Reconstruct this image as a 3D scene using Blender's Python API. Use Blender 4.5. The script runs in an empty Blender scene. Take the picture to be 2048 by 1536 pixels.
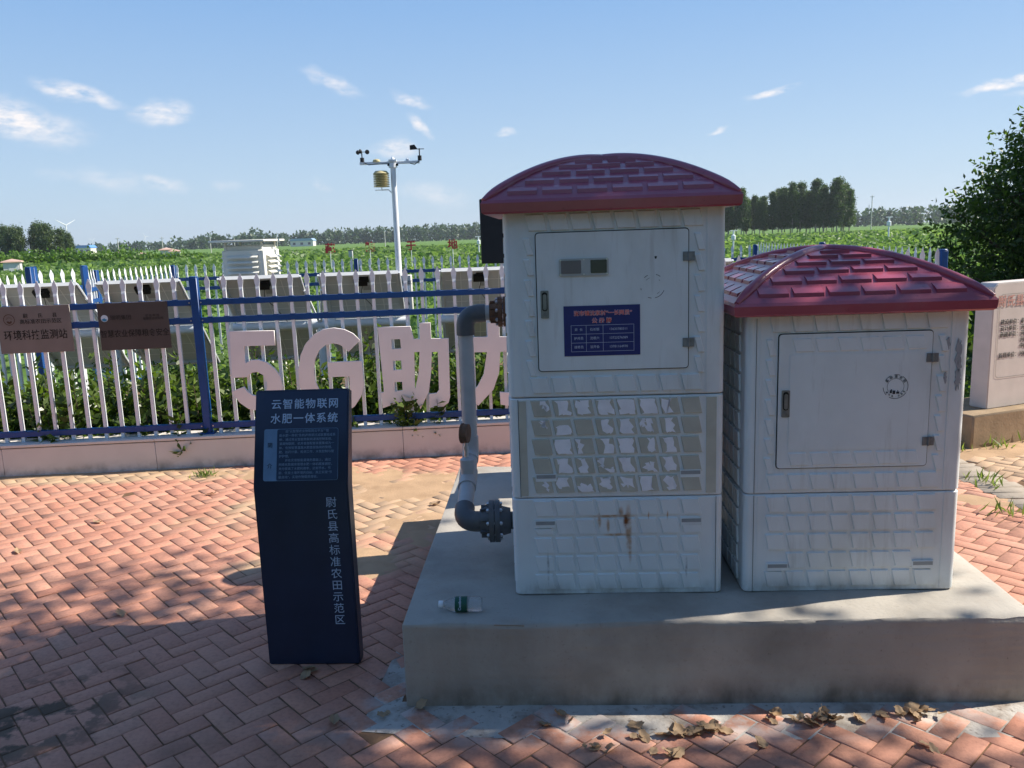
import bpy, bmesh, math, random
import numpy as np
from math import sin, cos, pi, radians as R
from mathutils import Vector, Matrix
random.seed(7); rng = np.random.default_rng(7)
scene = bpy.context.scene
COL = scene.collection

# ------------------------------------------------------------------ camera
PITCH, ROLL, EYE = R(10.13), R(1.97), 1.55
fw = Vector((0, cos(PITCH), -sin(PITCH))); rt = Vector((1, 0, 0)); up = Vector((0, sin(PITCH), cos(PITCH)))
r2 = rt*cos(ROLL) - up*sin(ROLL); u2 = rt*sin(ROLL) + up*cos(ROLL)
cam_d = bpy.data.cameras.new("camera"); cam = bpy.data.objects.new("camera", cam_d); COL.objects.link(cam)
M = Matrix((r2, u2, -fw)).transposed().to_4x4(); M.translation = (0, 0, EYE); cam.matrix_world = M
cam_d.sensor_width = 36; cam_d.lens = 36*1656/2048; cam_d.clip_start = .05; cam_d.clip_end = 20000
scene.camera = cam

# ------------------------------------------------------------------ light
SUN_EL = R(41.5); SUN_AZ = math.atan2(.988, .156)          # from +Y towards +X
sd = Vector((sin(SUN_AZ)*cos(SUN_EL), cos(SUN_AZ)*cos(SUN_EL), sin(SUN_EL)))
sl = bpy.data.lights.new("sun", 'SUN'); sl.energy = 5.0; sl.angle = R(.5); sl.color = (1, .92, .80)
so = bpy.data.objects.new("sun", sl); COL.objects.link(so); so.rotation_euler = sd.to_track_quat('Z', 'Y').to_euler(); so.location = (20, 5, 20)
w = bpy.data.worlds.new("World"); scene.world = w; w.use_nodes = True
nt = w.node_tree; nt.nodes.clear()
def N(t, typ, **k):
    n = t.nodes.new(typ)
    for a, b in k.items(): setattr(n, a, b)
    return n
wo = N(nt, 'ShaderNodeOutputWorld'); bg = N(nt, 'ShaderNodeBackground'); bg.inputs[1].default_value = .08
sky = N(nt, 'ShaderNodeTexSky', sky_type='NISHITA', sun_disc=False, sun_elevation=SUN_EL, sun_rotation=SUN_AZ,
        altitude=50, air_density=1.0, dust_density=0.3, ozone_density=3.0)
tc = N(nt, 'ShaderNodeTexCoord'); sep = N(nt, 'ShaderNodeSeparateXYZ'); nt.links.new(tc.outputs['Generated'], sep.inputs[0])
az = N(nt, 'ShaderNodeMath', operation='ARCTAN2'); nt.links.new(sep.outputs[0], az.inputs[0]); nt.links.new(sep.outputs[1], az.inputs[1])
el = N(nt, 'ShaderNodeMath', operation='ARCSINE'); nt.links.new(sep.outputs[2], el.inputs[0])
cmb = N(nt, 'ShaderNodeCombineXYZ'); nt.links.new(az.outputs[0], cmb.inputs[0]); nt.links.new(el.outputs[0], cmb.inputs[1])
wn = N(nt, 'ShaderNodeTexNoise'); wn.inputs['Scale'].default_value = 26; wn.inputs['Detail'].default_value = 3
nt.links.new(cmb.outputs[0], wn.inputs['Vector'])
wob = N(nt, 'ShaderNodeVectorMath', operation='MULTIPLY_ADD'); nt.links.new(wn.outputs['Color'], wob.inputs[0])
wob.inputs[1].default_value = (.03, .022, 0); nt.links.new(cmb.outputs[0], wob.inputs[2])
# clouds: azimuth, elevation, half width, half height, tilt, strength
CL = [(-.511, .131, .075, .024, -.25, .9), (-.534, .14, .05, .02, -.6, .7), (-.45, .1576, .055, .011, -.22, .8), (-.3745, .1425, .036, .016, .1, .8),
      (-.192, .1756, .04, .01, -.35, .6), (-.106, .1564, .03, .009, -.35, .75), (-.097, .129, .022, .008, -.6, .75),
      (-.126, .1038, .036, .012, 0, .7), (-.38, .068, .026, .009, -.25, .55), (-.433, .073, .05, .014, -.2, .3), (-.48, .078, .03, .01, 0, .2),
      (-.083, .05, .05, .017, -.25, .4), (-.211, .066, .016, .007, -.2, .35), (.002, .12, .018, .005, -.1, .5),
      (.303, .144, .037, .0055, .12, .95), (.535, .133, .06, .007, .12, 1.1), (.56, .124, .04, .004, .1, .6), (.2455, .1095, .016, .0035, .15, .55), (-.315, .0655, .02, .008, 0, .25)]
acc = None
for a, e, sx, sy, tl, st in CL:
    mp = N(nt, 'ShaderNodeMapping', vector_type='TEXTURE')
    mp.inputs['Location'].default_value = (a+.015, e+.011, 0); mp.inputs['Rotation'].default_value = (0, 0, tl); mp.inputs['Scale'].default_value = (sx, sy, 1)
    nt.links.new(wob.outputs[0], mp.inputs[0])
    sp = N(nt, 'ShaderNodeSeparateXYZ'); nt.links.new(mp.outputs[0], sp.inputs[0])
    cb = N(nt, 'ShaderNodeCombineXYZ'); nt.links.new(sp.outputs[0], cb.inputs[0]); nt.links.new(sp.outputs[1], cb.inputs[1])
    ln = N(nt, 'ShaderNodeVectorMath', operation='LENGTH'); nt.links.new(cb.outputs[0], ln.inputs[0])
    mr = N(nt, 'ShaderNodeMapRange', interpolation_type='SMOOTHSTEP'); nt.links.new(ln.outputs['Value'], mr.inputs[0])
    mr.inputs[1].default_value = 1.05; mr.inputs[2].default_value = .1; mr.inputs[3].default_value = 0; mr.inputs[4].default_value = st*1.2
    if acc is None: acc = mr.outputs[0]
    else:
        mx = N(nt, 'ShaderNodeMath', operation='MAXIMUM'); nt.links.new(acc, mx.inputs[0]); nt.links.new(mr.outputs[0], mx.inputs[1]); acc = mx.outputs[0]
cn = N(nt, 'ShaderNodeTexNoise'); cn.inputs['Scale'].default_value = 1; cn.inputs['Detail'].default_value = 6; cn.inputs['Roughness'].default_value = .62
cm = N(nt, 'ShaderNodeMapping'); cm.inputs['Scale'].default_value = (38, 95, 1); cm.inputs['Rotation'].default_value = (0, 0, .25); nt.links.new(cmb.outputs[0], cm.inputs[0]); nt.links.new(cm.outputs[0], cn.inputs['Vector'])
cr = N(nt, 'ShaderNodeMapRange'); nt.links.new(cn.outputs['Fac'], cr.inputs[0]); cr.inputs[1].default_value = .32; cr.inputs[2].default_value = .62
cf = N(nt, 'ShaderNodeMath', operation='MULTIPLY', use_clamp=True); nt.links.new(acc, cf.inputs[0]); nt.links.new(cr.outputs[0], cf.inputs[1])
mixc = N(nt, 'ShaderNodeMixRGB'); nt.links.new(cf.outputs[0], mixc.inputs[0]); mixc.inputs[2].default_value = (7.4, 7.1, 7.1, 1)
hs = N(nt, 'ShaderNodeHueSaturation'); hs.inputs['Saturation'].default_value = 1.0; hs.inputs['Value'].default_value = 1.0
nt.links.new(sky.outputs[0], hs.inputs['Color'])
ramp = N(nt, 'ShaderNodeValToRGB'); re_ = ramp.color_ramp.elements
SKYC = [(0, (.53, .69, .85)), (.05, (.48, .66, .87)), (.16, (.28, .50, .85)), (.29, (.175, .37, .77)), (.55, (.15, .30, .63)), (1, (.11, .22, .48))]
re_[0].position, re_[1].position = 0, 1
while len(re_) < len(SKYC): re_.new(.5)
for e_, (pos, c) in zip(re_, SKYC): e_.position = pos; e_.color = (*c, 1)
eln = N(nt, 'ShaderNodeMath', operation='DIVIDE'); nt.links.new(el.outputs[0], eln.inputs[0]); eln.inputs[1].default_value = 1.5708; nt.links.new(eln.outputs[0], ramp.inputs[0])
rsc = N(nt, 'ShaderNodeVectorMath', operation='SCALE'); nt.links.new(ramp.outputs[0], rsc.inputs[0]); rsc.inputs['Scale'].default_value = 7.2
smix = N(nt, 'ShaderNodeMixRGB'); smix.inputs[0].default_value = .85; nt.links.new(hs.outputs[0], smix.inputs[1]); nt.links.new(rsc.outputs[0], smix.inputs[2])
nt.links.new(smix.outputs[0], mixc.inputs[1])
nt.links.new(mixc.outputs[0], bg.inputs[0]); nt.links.new(bg.outputs[0], wo.inputs[0])
vs = scene.view_settings; vs.view_transform = 'Standard'; vs.look = 'None'; vs.exposure = 0.8; vs.gamma = 1
scene.cycles.max_bounces = 8; scene.cycles.transparent_max_bounces = 12; scene.cycles.sample_clamp_indirect = 6

# ------------------------------------------------------------------ helpers
class B:
    """collects shapes in one bmesh"""
    def __init__(s): s.bm = bmesh.new(); s.mi = 0
    def _fin(s, n0):
        if s.mi:
            s.bm.faces.ensure_lookup_table()
            for f in s.bm.faces[n0:]: f.material_index = s.mi
    def box(s, c, sz, rz=0, bev=0, rot=None, seg=1):
        n0 = len(s.bm.faces)
        m = Matrix.Translation(c) @ (rot.to_4x4() if rot is not None else Matrix.Rotation(rz, 4, 'Z')) @ Matrix.Diagonal((*sz, 1))
        ret = bmesh.ops.create_cube(s.bm, size=1, matrix=m)
        if bev:
            ed = list({e for v in ret['verts'] for e in v.link_edges})
            bmesh.ops.bevel(s.bm, geom=ed, offset=bev, segments=seg, affect='EDGES', profile=.5)
        s._fin(n0); return s
    def poly(s, pts, faces):
        n0 = len(s.bm.faces); vs = [s.bm.verts.new(p) for p in pts]
        for f in faces:
            try: s.bm.faces.new([vs[i] for i in f])
            except ValueError: pass
        s._fin(n0); return s
    def cyl(s, p0, p1, r0, r1=None, n=16, cap=True): return s.tube([p0, p1], [r0, r0 if r1 is None else r1], n, cap)
    def tube(s, path, r, n=12, cap=True):
        n0 = len(s.bm.faces); path = [Vector(p) for p in path]
        if not hasattr(r, '__len__'): r = [r]*len(path)
        rings = []; t0 = (path[1]-path[0]).normalized(); a = t0.orthogonal().normalized()
        for i, p in enumerate(path):
            t = (path[min(i+1, len(path)-1)] - path[max(i-1, 0)]).normalized()
            a = (a - t*a.dot(t)); a = a.normalized() if a.length > 1e-6 else t.orthogonal().normalized(); b = t.cross(a)
            rings.append([s.bm.verts.new(p + (a*cos(2*pi*k/n) + b*sin(2*pi*k/n))*r[i]) for k in range(n)])
        for q, w_ in zip(rings, rings[1:]):
            for k in range(n): s.bm.faces.new((q[k], q[(k+1) % n], w_[(k+1) % n], w_[k]))
        if cap: s.bm.faces.new(rings[0][::-1]); s.bm.faces.new(rings[-1])
        s._fin(n0); return s
    def lathe(s, prof, o=(0, 0, 0), axis='Z', n=24):
        n0 = len(s.bm.faces); rings = []
        rot = {'Z': Matrix.Identity(3), 'X': Matrix.Rotation(pi/2, 3, 'Y'), 'Y': Matrix.Rotation(-pi/2, 3, 'X')}[axis]
        for rr, z in prof:
            rings.append([s.bm.verts.new(Vector(o) + rot @ Vector((rr*cos(2*pi*k/n), rr*sin(2*pi*k/n), z))) for k in range(n)])
        for q, w_ in zip(rings, rings[1:]):
            for k in range(n): s.bm.faces.new((q[k], q[(k+1) % n], w_[(k+1) % n], w_[k]))
        s.bm.faces.new(rings[0][::-1]); s.bm.faces.new(rings[-1]); s._fin(n0); return s
    def prism(s, pts, y0, y1, f=None):
        """polygon in x,z extruded in y from y0 to y1 (f maps points)"""
        f = f or (lambda p: p); n = len(pts)
        P = [f((x, y0, z)) for x, z in pts] + [f((x, y1, z)) for x, z in pts]
        F = [list(range(n)), list(range(2*n-1, n-1, -1))] + [[(i+1) % n, i, n+i, n+(i+1) % n] for i in range(n)]
        return s.poly(P, F)
def obj(name, b, mats, parent=None, smooth=True, loc=None, ang=38):
    me = bpy.data.meshes.new(name); bmesh.ops.recalc_face_normals(b.bm, faces=b.bm.faces) ; b.bm.to_mesh(me); b.bm.free()
    return link(name, me, mats, parent, smooth, loc, ang)
def link(name, me, mats, parent=None, smooth=True, loc=None, ang=38):
    for m in (mats if isinstance(mats, (list, tuple)) else [mats]): me.materials.append(m)
    if smooth:
        me.polygons.foreach_set('use_smooth', [True]*len(me.polygons)); me.set_sharp_from_angle(angle=R(ang))
    o = bpy.data.objects.new(name, me); COL.objects.link(o)
    if parent: o.parent = parent
    if loc is not None: o.location = loc
    return o
def tag(o, label=None, cat=None, group=None, kind=None):
    if label: o['label'] = label
    if cat: o['category'] = cat
    if group: o['group'] = group
    if kind: o['kind'] = kind
    return o
def thing(name, label, cat, loc=(0, 0, 0), rz=0, group=None):
    o = bpy.data.objects.new(name, None); o.empty_display_size = .1; COL.objects.link(o); o.location = loc; o.rotation_euler = (0, 0, rz)
    return tag(o, label, cat, group)
def dup(o, parent=None):
    c = o.copy(); COL.objects.link(c)
    if parent: c.parent = parent
    for ch in [k for k in o.children]: dup(ch, c)
    return c
def fast_mesh(name, V, F):
    me = bpy.data.meshes.new(name); V = np.asarray(V, np.float32); F = np.asarray(F, np.int32)
    me.vertices.add(len(V)); me.vertices.foreach_set('co', V.ravel()); k = F.shape[1]
    me.loops.add(F.size); me.loops.foreach_set('vertex_index', F.ravel())
    me.polygons.add(len(F)); me.polygons.foreach_set('loop_start', np.arange(0, F.size, k, dtype=np.int32))
    me.update(calc_edges=True); return me
def unit(a): return a/np.maximum(np.linalg.norm(a, axis=-1, keepdims=True), 1e-9)
def leaf_arrays(P, D, L, W, fold=.12):
    """diamond leaves: base P, direction D, length L, half width W"""
    n = len(P); D = unit(D); S = unit(np.cross(D, rng.normal(size=(n, 3)))); Nn = np.cross(D, S)
    L = np.broadcast_to(np.asarray(L, float), (n,))[:, None]; W = np.broadcast_to(np.asarray(W, float), (n,))[:, None]
    V = np.stack([P, P + D*L*.42 + S*W + Nn*W*fold*2, P + D*L - Nn*L*.1, P + D*L*.42 - S*W + Nn*W*fold*2], 1).reshape(-1, 3)
    return V, np.arange(4*n).reshape(n, 4)
def leaves(name, P, D, L, W, m, parent=None):
    V, F = leaf_arrays(P, D, L, W); return link(name, fast_mesh(name, V, F), m, parent, smooth=False)

# ------------------------------------------------------------------ materials
def pm(name, col, rough=.6, var=.12, scale=18, bump=0., bscale=120, spec=.4, metal=0., col2=None, detail=4, stretch=(1, 1, 1), alpha=None, trans=None, coat=0):
    m = bpy.data.materials.new(name); m.use_nodes = True; t = m.node_tree; p = t.nodes['Principled BSDF']
    p.inputs['Roughness'].default_value = rough; p.inputs['Specular IOR Level'].default_value = spec; p.inputs['Metallic'].default_value = metal
    if coat: p.inputs['Coat Weight'].default_value = coat; p.inputs['Coat Roughness'].default_value = .15
    g = N(t, 'ShaderNodeTexCoord'); mp = N(t, 'ShaderNodeMapping'); mp.inputs['Scale'].default_value = stretch; t.links.new(g.outputs['Object'], mp.inputs[0])
    nz = N(t, 'ShaderNodeTexNoise'); nz.inputs['Scale'].default_value = scale; nz.inputs['Detail'].default_value = detail; t.links.new(mp.outputs[0], nz.inputs['Vector'])
    ra = N(t, 'ShaderNodeMapRange'); ra.inputs[1].default_value = .3; ra.inputs[2].default_value = .7; t.links.new(nz.outputs['Fac'], ra.inputs[0])
    mx = N(t, 'ShaderNodeMixRGB'); t.links.new(ra.outputs[0], mx.inputs[0])
    c2 = col2 or tuple(min(1, c*(1+var)) for c in col); c1 = tuple(c*(1-var) for c in col) if not col2 else col
    mx.inputs[1].default_value = (*c1, 1); mx.inputs[2].default_value = (*c2, 1); t.links.new(mx.outputs[0], p.inputs['Base Color'])
    if bump:
        bn = N(t, 'ShaderNodeTexNoise'); bn.inputs['Scale'].default_value = bscale; bn.inputs['Detail'].default_value = 3; t.links.new(mp.outputs[0], bn.inputs['Vector'])
        bu = N(t, 'ShaderNodeBump'); bu.inputs['Strength'].default_value = bump; bu.inputs['Distance'].default_value = .004; t.links.new(bn.outputs['Fac'], bu.inputs['Height']); t.links.new(bu.outputs[0], p.inputs['Normal'])
    m['out'] = mx.name
    return m
def nodes(m): return m.node_tree, m.node_tree.nodes['Principled BSDF'], m.node_tree.nodes[m['out']]
def overlay(m, fac_socket, col):
    """mix a stain colour over the base colour"""
    t, p, mx = nodes(m); cur = p.inputs['Base Color'].links[0].from_socket
    k = N(t, 'ShaderNodeMixRGB'); t.links.new(fac_socket, k.inputs[0]); t.links.new(cur, k.inputs[1]); k.inputs[2].default_value = (*col, 1); t.links.new(k.outputs[0], p.inputs['Base Color'])
def noise_mask(m, scale, lo, hi, stretch=(1, 1, 1), coord='Object', detail=5, loc=(0, 0, 0)):
    t = m.node_tree; g = N(t, 'ShaderNodeTexCoord'); mp = N(t, 'ShaderNodeMapping'); mp.inputs['Scale'].default_value = stretch; mp.inputs['Location'].default_value = loc; t.links.new(g.outputs[coord], mp.inputs[0])
    n = N(t, 'ShaderNodeTexNoise'); n.inputs['Scale'].default_value = scale; n.inputs['Detail'].default_value = detail; n.inputs['Roughness'].default_value = .6; t.links.new(mp.outputs[0], n.inputs['Vector'])
    r = N(t, 'ShaderNodeMapRange'); r.inputs[1].default_value = lo; r.inputs[2].default_value = hi; t.links.new(n.outputs['Fac'], r.inputs[0]); return r.outputs[0]
def blob_mask(m, c, rad, inner=.3, rot=0):
    """soft ellipsoid mask in object coordinates"""
    t = m.node_tree; g = N(t, 'ShaderNodeTexCoord'); mp = N(t, 'ShaderNodeMapping', vector_type='TEXTURE'); mp.inputs['Location'].default_value = c; mp.inputs['Scale'].default_value = rad; mp.inputs['Rotation'].default_value = (0, 0, rot); t.links.new(g.outputs['Object'], mp.inputs[0])
    l = N(t, 'ShaderNodeVectorMath', operation='LENGTH'); t.links.new(mp.outputs[0], l.inputs[0])
    r = N(t, 'ShaderNodeMapRange', interpolation_type='SMOOTHSTEP'); r.inputs[1].default_value = 1; r.inputs[2].default_value = inner; t.links.new(l.outputs['Value'], r.inputs[0]); return r.outputs[0]
def mth(m, op, a, b, clamp=True):
    t = m.node_tree; n = N(t, 'ShaderNodeMath', operation=op, use_clamp=clamp)
    for i, x in enumerate((a, b)):
        if isinstance(x, (int, float)): n.inputs[i].default_value = x
        else: t.links.new(x, n.inputs[i])
    return n.outputs[0]
def foliage(name, c1, c2, trans=.35, rough=.5, tcol=None):
    m = bpy.data.materials.new(name); m.use_nodes = True; t = m.node_tree; p = t.nodes['Principled BSDF']; out = t.nodes['Material Output']
    g = N(t, 'ShaderNodeNewGeometry'); rp = N(t, 'ShaderNodeValToRGB'); rp.color_ramp.elements[0].color = (*c1, 1); rp.color_ramp.elements[1].color = (*c2, 1)
    t.links.new(g.outputs['Random Per Island'], rp.inputs[0]); t.links.new(rp.outputs[0], p.inputs['Base Color']); p.inputs['Roughness'].default_value = rough; p.inputs['Specular IOR Level'].default_value = .35
    tr = N(t, 'ShaderNodeBsdfTranslucent'); mx = N(t, 'ShaderNodeMixShader'); mx.inputs[0].default_value = trans
    hv = N(t, 'ShaderNodeMixRGB', blend_type='MULTIPLY'); hv.inputs[0].default_value = 1; hv.inputs[2].default_value = (*(tcol or (1.5, 1.7, .6)), 1); t.links.new(rp.outputs[0], hv.inputs[1]); t.links.new(hv.outputs[0], tr.inputs[0])
    t.links.new(p.outputs[0], mx.inputs[1]); t.links.new(tr.outputs[0], mx.inputs[2]); t.links.new(mx.outputs[0], out.inputs[0]); return m

frp = pm('frp_grey_white', (.72, .77, .79), .42, .05, 6, .12, 260, .45)
overlay(frp, mth(frp, 'MULTIPLY', noise_mask(frp, 5, .5, .78, (1, 1, .45)), .35), (.40, .41, .37))
frp_low = pm('frp_rust_streaked', (.72, .77, .79), .42, .05, 6, .12, 260, .45)
_n = noise_mask(frp_low, 45, .28, .52)
_a = blob_mask(frp_low, (.40, 0, .245), (.015, .5, .115), .3)
for c_, r_ in (((.345, 0, .2875), (.10, .5, .009)), ((.36, 0, .2195), (.06, .5, .008)), ((.30, 0, .272), (.009, .5, .035)), ((.33, 0, .255), (.008, .5, .035)), ((.405, 0, .18), (.009, .5, .08)), ((.375, 0, .30), (.012, .5, .03)), ((.47, 0, .29), (.004, .5, .02)), ((.535, 0, .29), (.004, .5, .022))): _a = mth(frp_low, 'MAXIMUM', _a, blob_mask(frp_low, c_, r_, .2))
overlay(frp_low, mth(frp_low, 'MULTIPLY', mth(frp_low, 'MULTIPLY', _a, _n), .72), (.40, .19, .05))
overlay(frp_low, mth(frp_low, 'MULTIPLY', mth(frp_low, 'MULTIPLY', blob_mask(frp_low, (.392, 0, .27), (.014, .5, .035), .2), _n), 1.0), (.20, .06, .012))
overlay(frp_low, mth(frp_low, 'MULTIPLY', mth(frp_low, 'MULTIPLY', mth(frp_low, 'MAXIMUM', blob_mask(frp_low, (.118, 0, .10), (.006, .5, .085), .2), blob_mask(frp_low, (.60, 0, .10), (.006, .5, .05), .2)), noise_mask(frp_low, 60, .35, .6)), .6), (.12, .13, .14))
overlay(frp, mth(frp, 'MULTIPLY', mth(frp, 'MULTIPLY', blob_mask(frp, (0, 0, -.005), (50, 50, .075), .1), noise_mask(frp, 11, .36, .62, (1, 1, .5))), .6), (.24, .20, .16))
overlay(frp_low, mth(frp_low, 'MULTIPLY', mth(frp_low, 'MULTIPLY', blob_mask(frp_low, (0, 0, -.005), (50, 50, .075), .1), noise_mask(frp_low, 11, .36, .62, (1, 1, .5))), .6), (.24, .20, .16))
overlay(frp, mth(frp, 'MULTIPLY', noise_mask(frp, 30, .56, .72, (1.2, 1.2, .12), loc=(2, 0, 1)), .28), (.34, .33, .30))
tan = pm('glue_stained_tan', (.50, .49, .42), .6, .1, 14, .1, 200, .3)
paper = pm('torn_white_paper', (.86, .86, .91), .8, .08, 25, .1, 150, .2)
seam = pm('dark_gap', (.012, .014, .016), .9, .1)
roof_m = pm('roof_red_gloss', (.34, .058, .095), .36, .14, 5, .06, 90, .55, coat=.35)
overlay(roof_m, mth(roof_m, 'MULTIPLY', noise_mask(roof_m, 7, .48, .75), .55), (.36, .13, .16))
overlay(roof_m, mth(roof_m, 'MULTIPLY', noise_mask(roof_m, 38, .62, .72), .4), (.10, .015, .025))
steel = pm('stainless_hinge', (.20, .21, .22), .45, .3, 40, .1, 200, .5, metal=.3)
lockm = pm('lock_zinc', (.22, .23, .24), .4, .2, 40, 0, 100, .5, metal=.5)
blackm = pm('matt_black', (.012, .012, .014), .55, .2, 20)
glassd = pm('meter_glass', (.10, .08, .12), .25, .2, 10, spec=.7)
frost = pm('meter_plate', (.38, .40, .41), .3, .15, 20)
noticeb = pm('notice_blue', (.012, .018, .16), .35, .1, 30)
redt = pm('notice_red', (.80, .13, .08), .5, .05)
whitet = pm('print_pale', (.55, .6, .75), .5, .05)
sealm = pm('stamp_ink', (.03, .04, .05), .6, .1)
conc = pm('concrete', (.40, .37, .325), .85, .10, 3.2, .35, 60, .25, detail=8)
overlay(conc, mth(conc, 'MULTIPLY', noise_mask(conc, 2.6, .50, .72), .5), (.20, .18, .15))
overlay(conc, mth(conc, 'MULTIPLY', noise_mask(conc, 55, .60, .72), .35), (.22, .20, .17))
overlay(conc, mth(conc, 'MULTIPLY', mth(conc, 'MULTIPLY', blob_mask(conc, (1, 0, -.02), (60, 60, .14), .15), noise_mask(conc, 8, .36, .66, (1, 1, .6))), .8), (.085, .07, .055))
overlay(conc, mth(conc, 'MULTIPLY', noise_mask(conc, 3.5, .5, .68, (1, 1, .35), loc=(3, 1, 2)), .35), (.30, .22, .16))
overlay(conc, mth(conc, 'MULTIPLY', noise_mask(conc, 90, .66, .74), .5), (.10, .09, .08))
pvc = pm('pvc_grey', (.42, .425, .43), .42, .1, 12, .05, 200, .45)
pvcd = pm('pvc_dark_fitting', (.085, .09, .10), .45, .2, 14, .1, 200, .4)
overlay(pvcd, mth(pvcd, 'MULTIPLY', noise_mask(pvcd, 9, .5, .75), .4), (.22, .18, .13))
bolt = pm('bolt_zinc', (.6, .6, .6), .35, .15, 60, metal=.8)
rusty = pm('rusted_steel', (.16, .085, .05), .8, .35, 30, .4, 150)
navy = pm('sign_navy', (.018, .028, .060), .32, .12, 8, .03, 90, .4)
navyt = pm('sign_pale_blue', (.44, .55, .72), .5, .06)
navyp = pm('sign_panel_blue', (.022, .045, .095), .4, .08)
navytab = pm('sign_tab_blue', (.14, .24, .38), .45, .1, 30)
bluem = pm('fence_blue', (.008, .06, .22), .38, .12, 10, .03, 120, .45)
whitem = pm('fence_white', (.76, .79, .82), .42, .05, 14, .04, 150, .4)
wall_m = pm('wall_granite_pale', (.62, .58, .55), .55, .05, 4, .06, 200, .35)
overlay(wall_m, mth(wall_m, 'MULTIPLY', mth(wall_m, 'MULTIPLY', blob_mask(wall_m, (0, 0, 0), (60, 60, .10), .1), noise_mask(wall_m, 9, .42, .66)), .7), (.20, .19, .17))
brownm = pm('plaque_bronze', (.21, .185, .175), .38, .1, 6, .03, 120, .45, metal=.15)
brownd = pm('plaque_bronze_dark', (.088, .074, .072), .38, .1, 6, .03, 120, .45, metal=.15)
inkm = pm('plaque_ink', (.012, .010, .010), .6, .1)
letterm = pm('letter_painted_white', (.82, .76, .75), .5, .04, 5, .03, 90, .35)
alum = pm('panel_alu', (.62, .63, .62), .4, .06, 15, spec=.4)
backs = pm('panel_backsheet', (.66, .69, .70), .5, .05, 6, spec=.35)
gridl = pm('panel_gridline', (.92, .93, .92), .5, .03)
cellm = pm('panel_cells', (.012, .018, .05), .12, .2, 20, spec=.6)
louv = pm('louver_cream', (.74, .73, .66), .5, .05, 8)
shieldm = pm('shield_cream', (.52, .45, .24), .55, .1, 20)
stone = pm('stele_stone', (.60, .55, .51), .6, .06, 8, .1, 220, .3)
soil = pm('earth', (.16, .115, .07), .95, .25, 9, .5, 40, .1, detail=8)
sand = pm('joint_sand', (.17, .105, .065), .95, .3, 11, .4, 90, .1, detail=8)
mortar = pm('mortar_pale', (.47, .44, .40), .9, .12, 14, .6, 70, .2, detail=8)
overlay(mortar, mth(mortar, 'MULTIPLY', noise_mask(mortar, 7, .48, .62), .75), (.22, .17, .13))
overlay(mortar, mth(mortar, 'MULTIPLY', noise_mask(mortar, 45, .58, .68), .7), (.12, .09, .07))
bark = pm('bark', (.10, .075, .055), .9, .3, 8, .6, 40, .15)
palebark = pm('pale_bark', (.30, .27, .22), .9, .25, 5, .4, 20, .15)
leaf_far = foliage('leaf_poplar', (.030, .060, .022), (.085, .135, .045), .3)
leaf_left = foliage('leaf_left', (.035, .065, .025), (.11, .155, .06), .3)
leaf_wood = foliage('leaf_wood', (.035, .070, .040), (.07, .115, .06), .25)
leaf_hedge = foliage('leaf_hedge', (.018, .042, .012), (.13, .19, .04), .4, .32)
leaf_elm = foliage('leaf_elm', (.024, .050, .018), (.10, .15, .035), .45, .42)
leaf_crop = foliage('leaf_crop', (.05, .115, .035), (.23, .34, .11), .5, .5, (1.2, 1.25, .7))
leaf_scrub = foliage('leaf_scrub', (.05, .11, .02), (.13, .22, .04), .4)
leaf_weed = foliage('leaf_weed', (.09, .15, .04), (.26, .30, .12), .35)
dryleaf = foliage('dry_leaf', (.24, .15, .085), (.66, .50, .32), .2, .7, (1.1, .9, .6))

# ------------------------------------------------------------------ text
_tmp = []
def text(parent, s, x, z, size, m, y=-.0012, bold=0., align='CENTER', name='lettering', ext=.0004, rot=None, sx=1., line=1., loc=None, space=1.):
    cu = bpy.data.curves.new('t', 'FONT'); cu.body = s; cu.size = size; cu.align_x = align; cu.align_y = 'CENTER'; cu.extrude = ext; cu.offset = bold*size; cu.space_line = line; cu.space_character = space; cu.resolution_u = 2
    o = bpy.data.objects.new('t', cu); COL.objects.link(o)
    me = bpy.data.meshes.new_from_object(o.evaluated_get(bpy.context.evaluated_depsgraph_get()))
    bpy.data.objects.remove(o); bpy.data.curves.remove(cu)
    me.transform(Matrix.Diagonal((sx, 1, 1, 1))); me.transform(Matrix.Rotation(pi/2, 4, 'X'))
    if rot is not None: me.transform(rot.to_4x4())
    me.name = name; me.materials.clear()
    return link(name, me, m, parent, False, loc if loc is not None else (x, y, z))
def rrect(x0, z0, x1, z1, r, n=4):
    pts = []
    for cx, cz, a0 in ((x1-r, z1-r, 0), (x0+r, z1-r, pi/2), (x0+r, z0+r, pi), (x1-r, z0+r, 3*pi/2)):
        pts += [(cx + r*cos(a0+pi/2*k/n), cz + r*sin(a0+pi/2*k/n)) for k in range(n+1)]
    return pts[::-1]

# ================================================================== SETTING
# far ground sheet
gm = pm('field_green', (.07, .14, .03), .95, .3, 1.2, .8, 6, .1, col2=(.16, .27, .065), detail=10)
_f = noise_mask(gm, .05, .45, .6, (.35, 3, 1)); overlay(gm, mth(gm, 'MULTIPLY', _f, .5), (.055, .10, .022))
b = B(); b.poly([(-6000, -3000, -.09), (6000, -3000, -.09), (6000, 9000, -.09), (-6000, 9000, -.09)], [(0, 1, 2, 3)])
tag(obj('ground', b, gm, smooth=False), kind='structure')
b = B(); b.poly([(-9, -4, -.05), (9, -4, -.05), (9, 6.6, -.05), (-9, 6.1, -.05)], [(0, 1, 2, 3)])
tag(obj('soil', b, soil, smooth=False), kind='structure')
b = B(); b.poly([(-4.6, 5.9, -.045), (3.3, 6.2, -.045), (3.3, 11.2, -.045), (-4.6, 10.8, -.045)], [(0, 1, 2, 3)])
tag(obj('planting_bed', b, soil, smooth=False), kind='structure')
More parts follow.
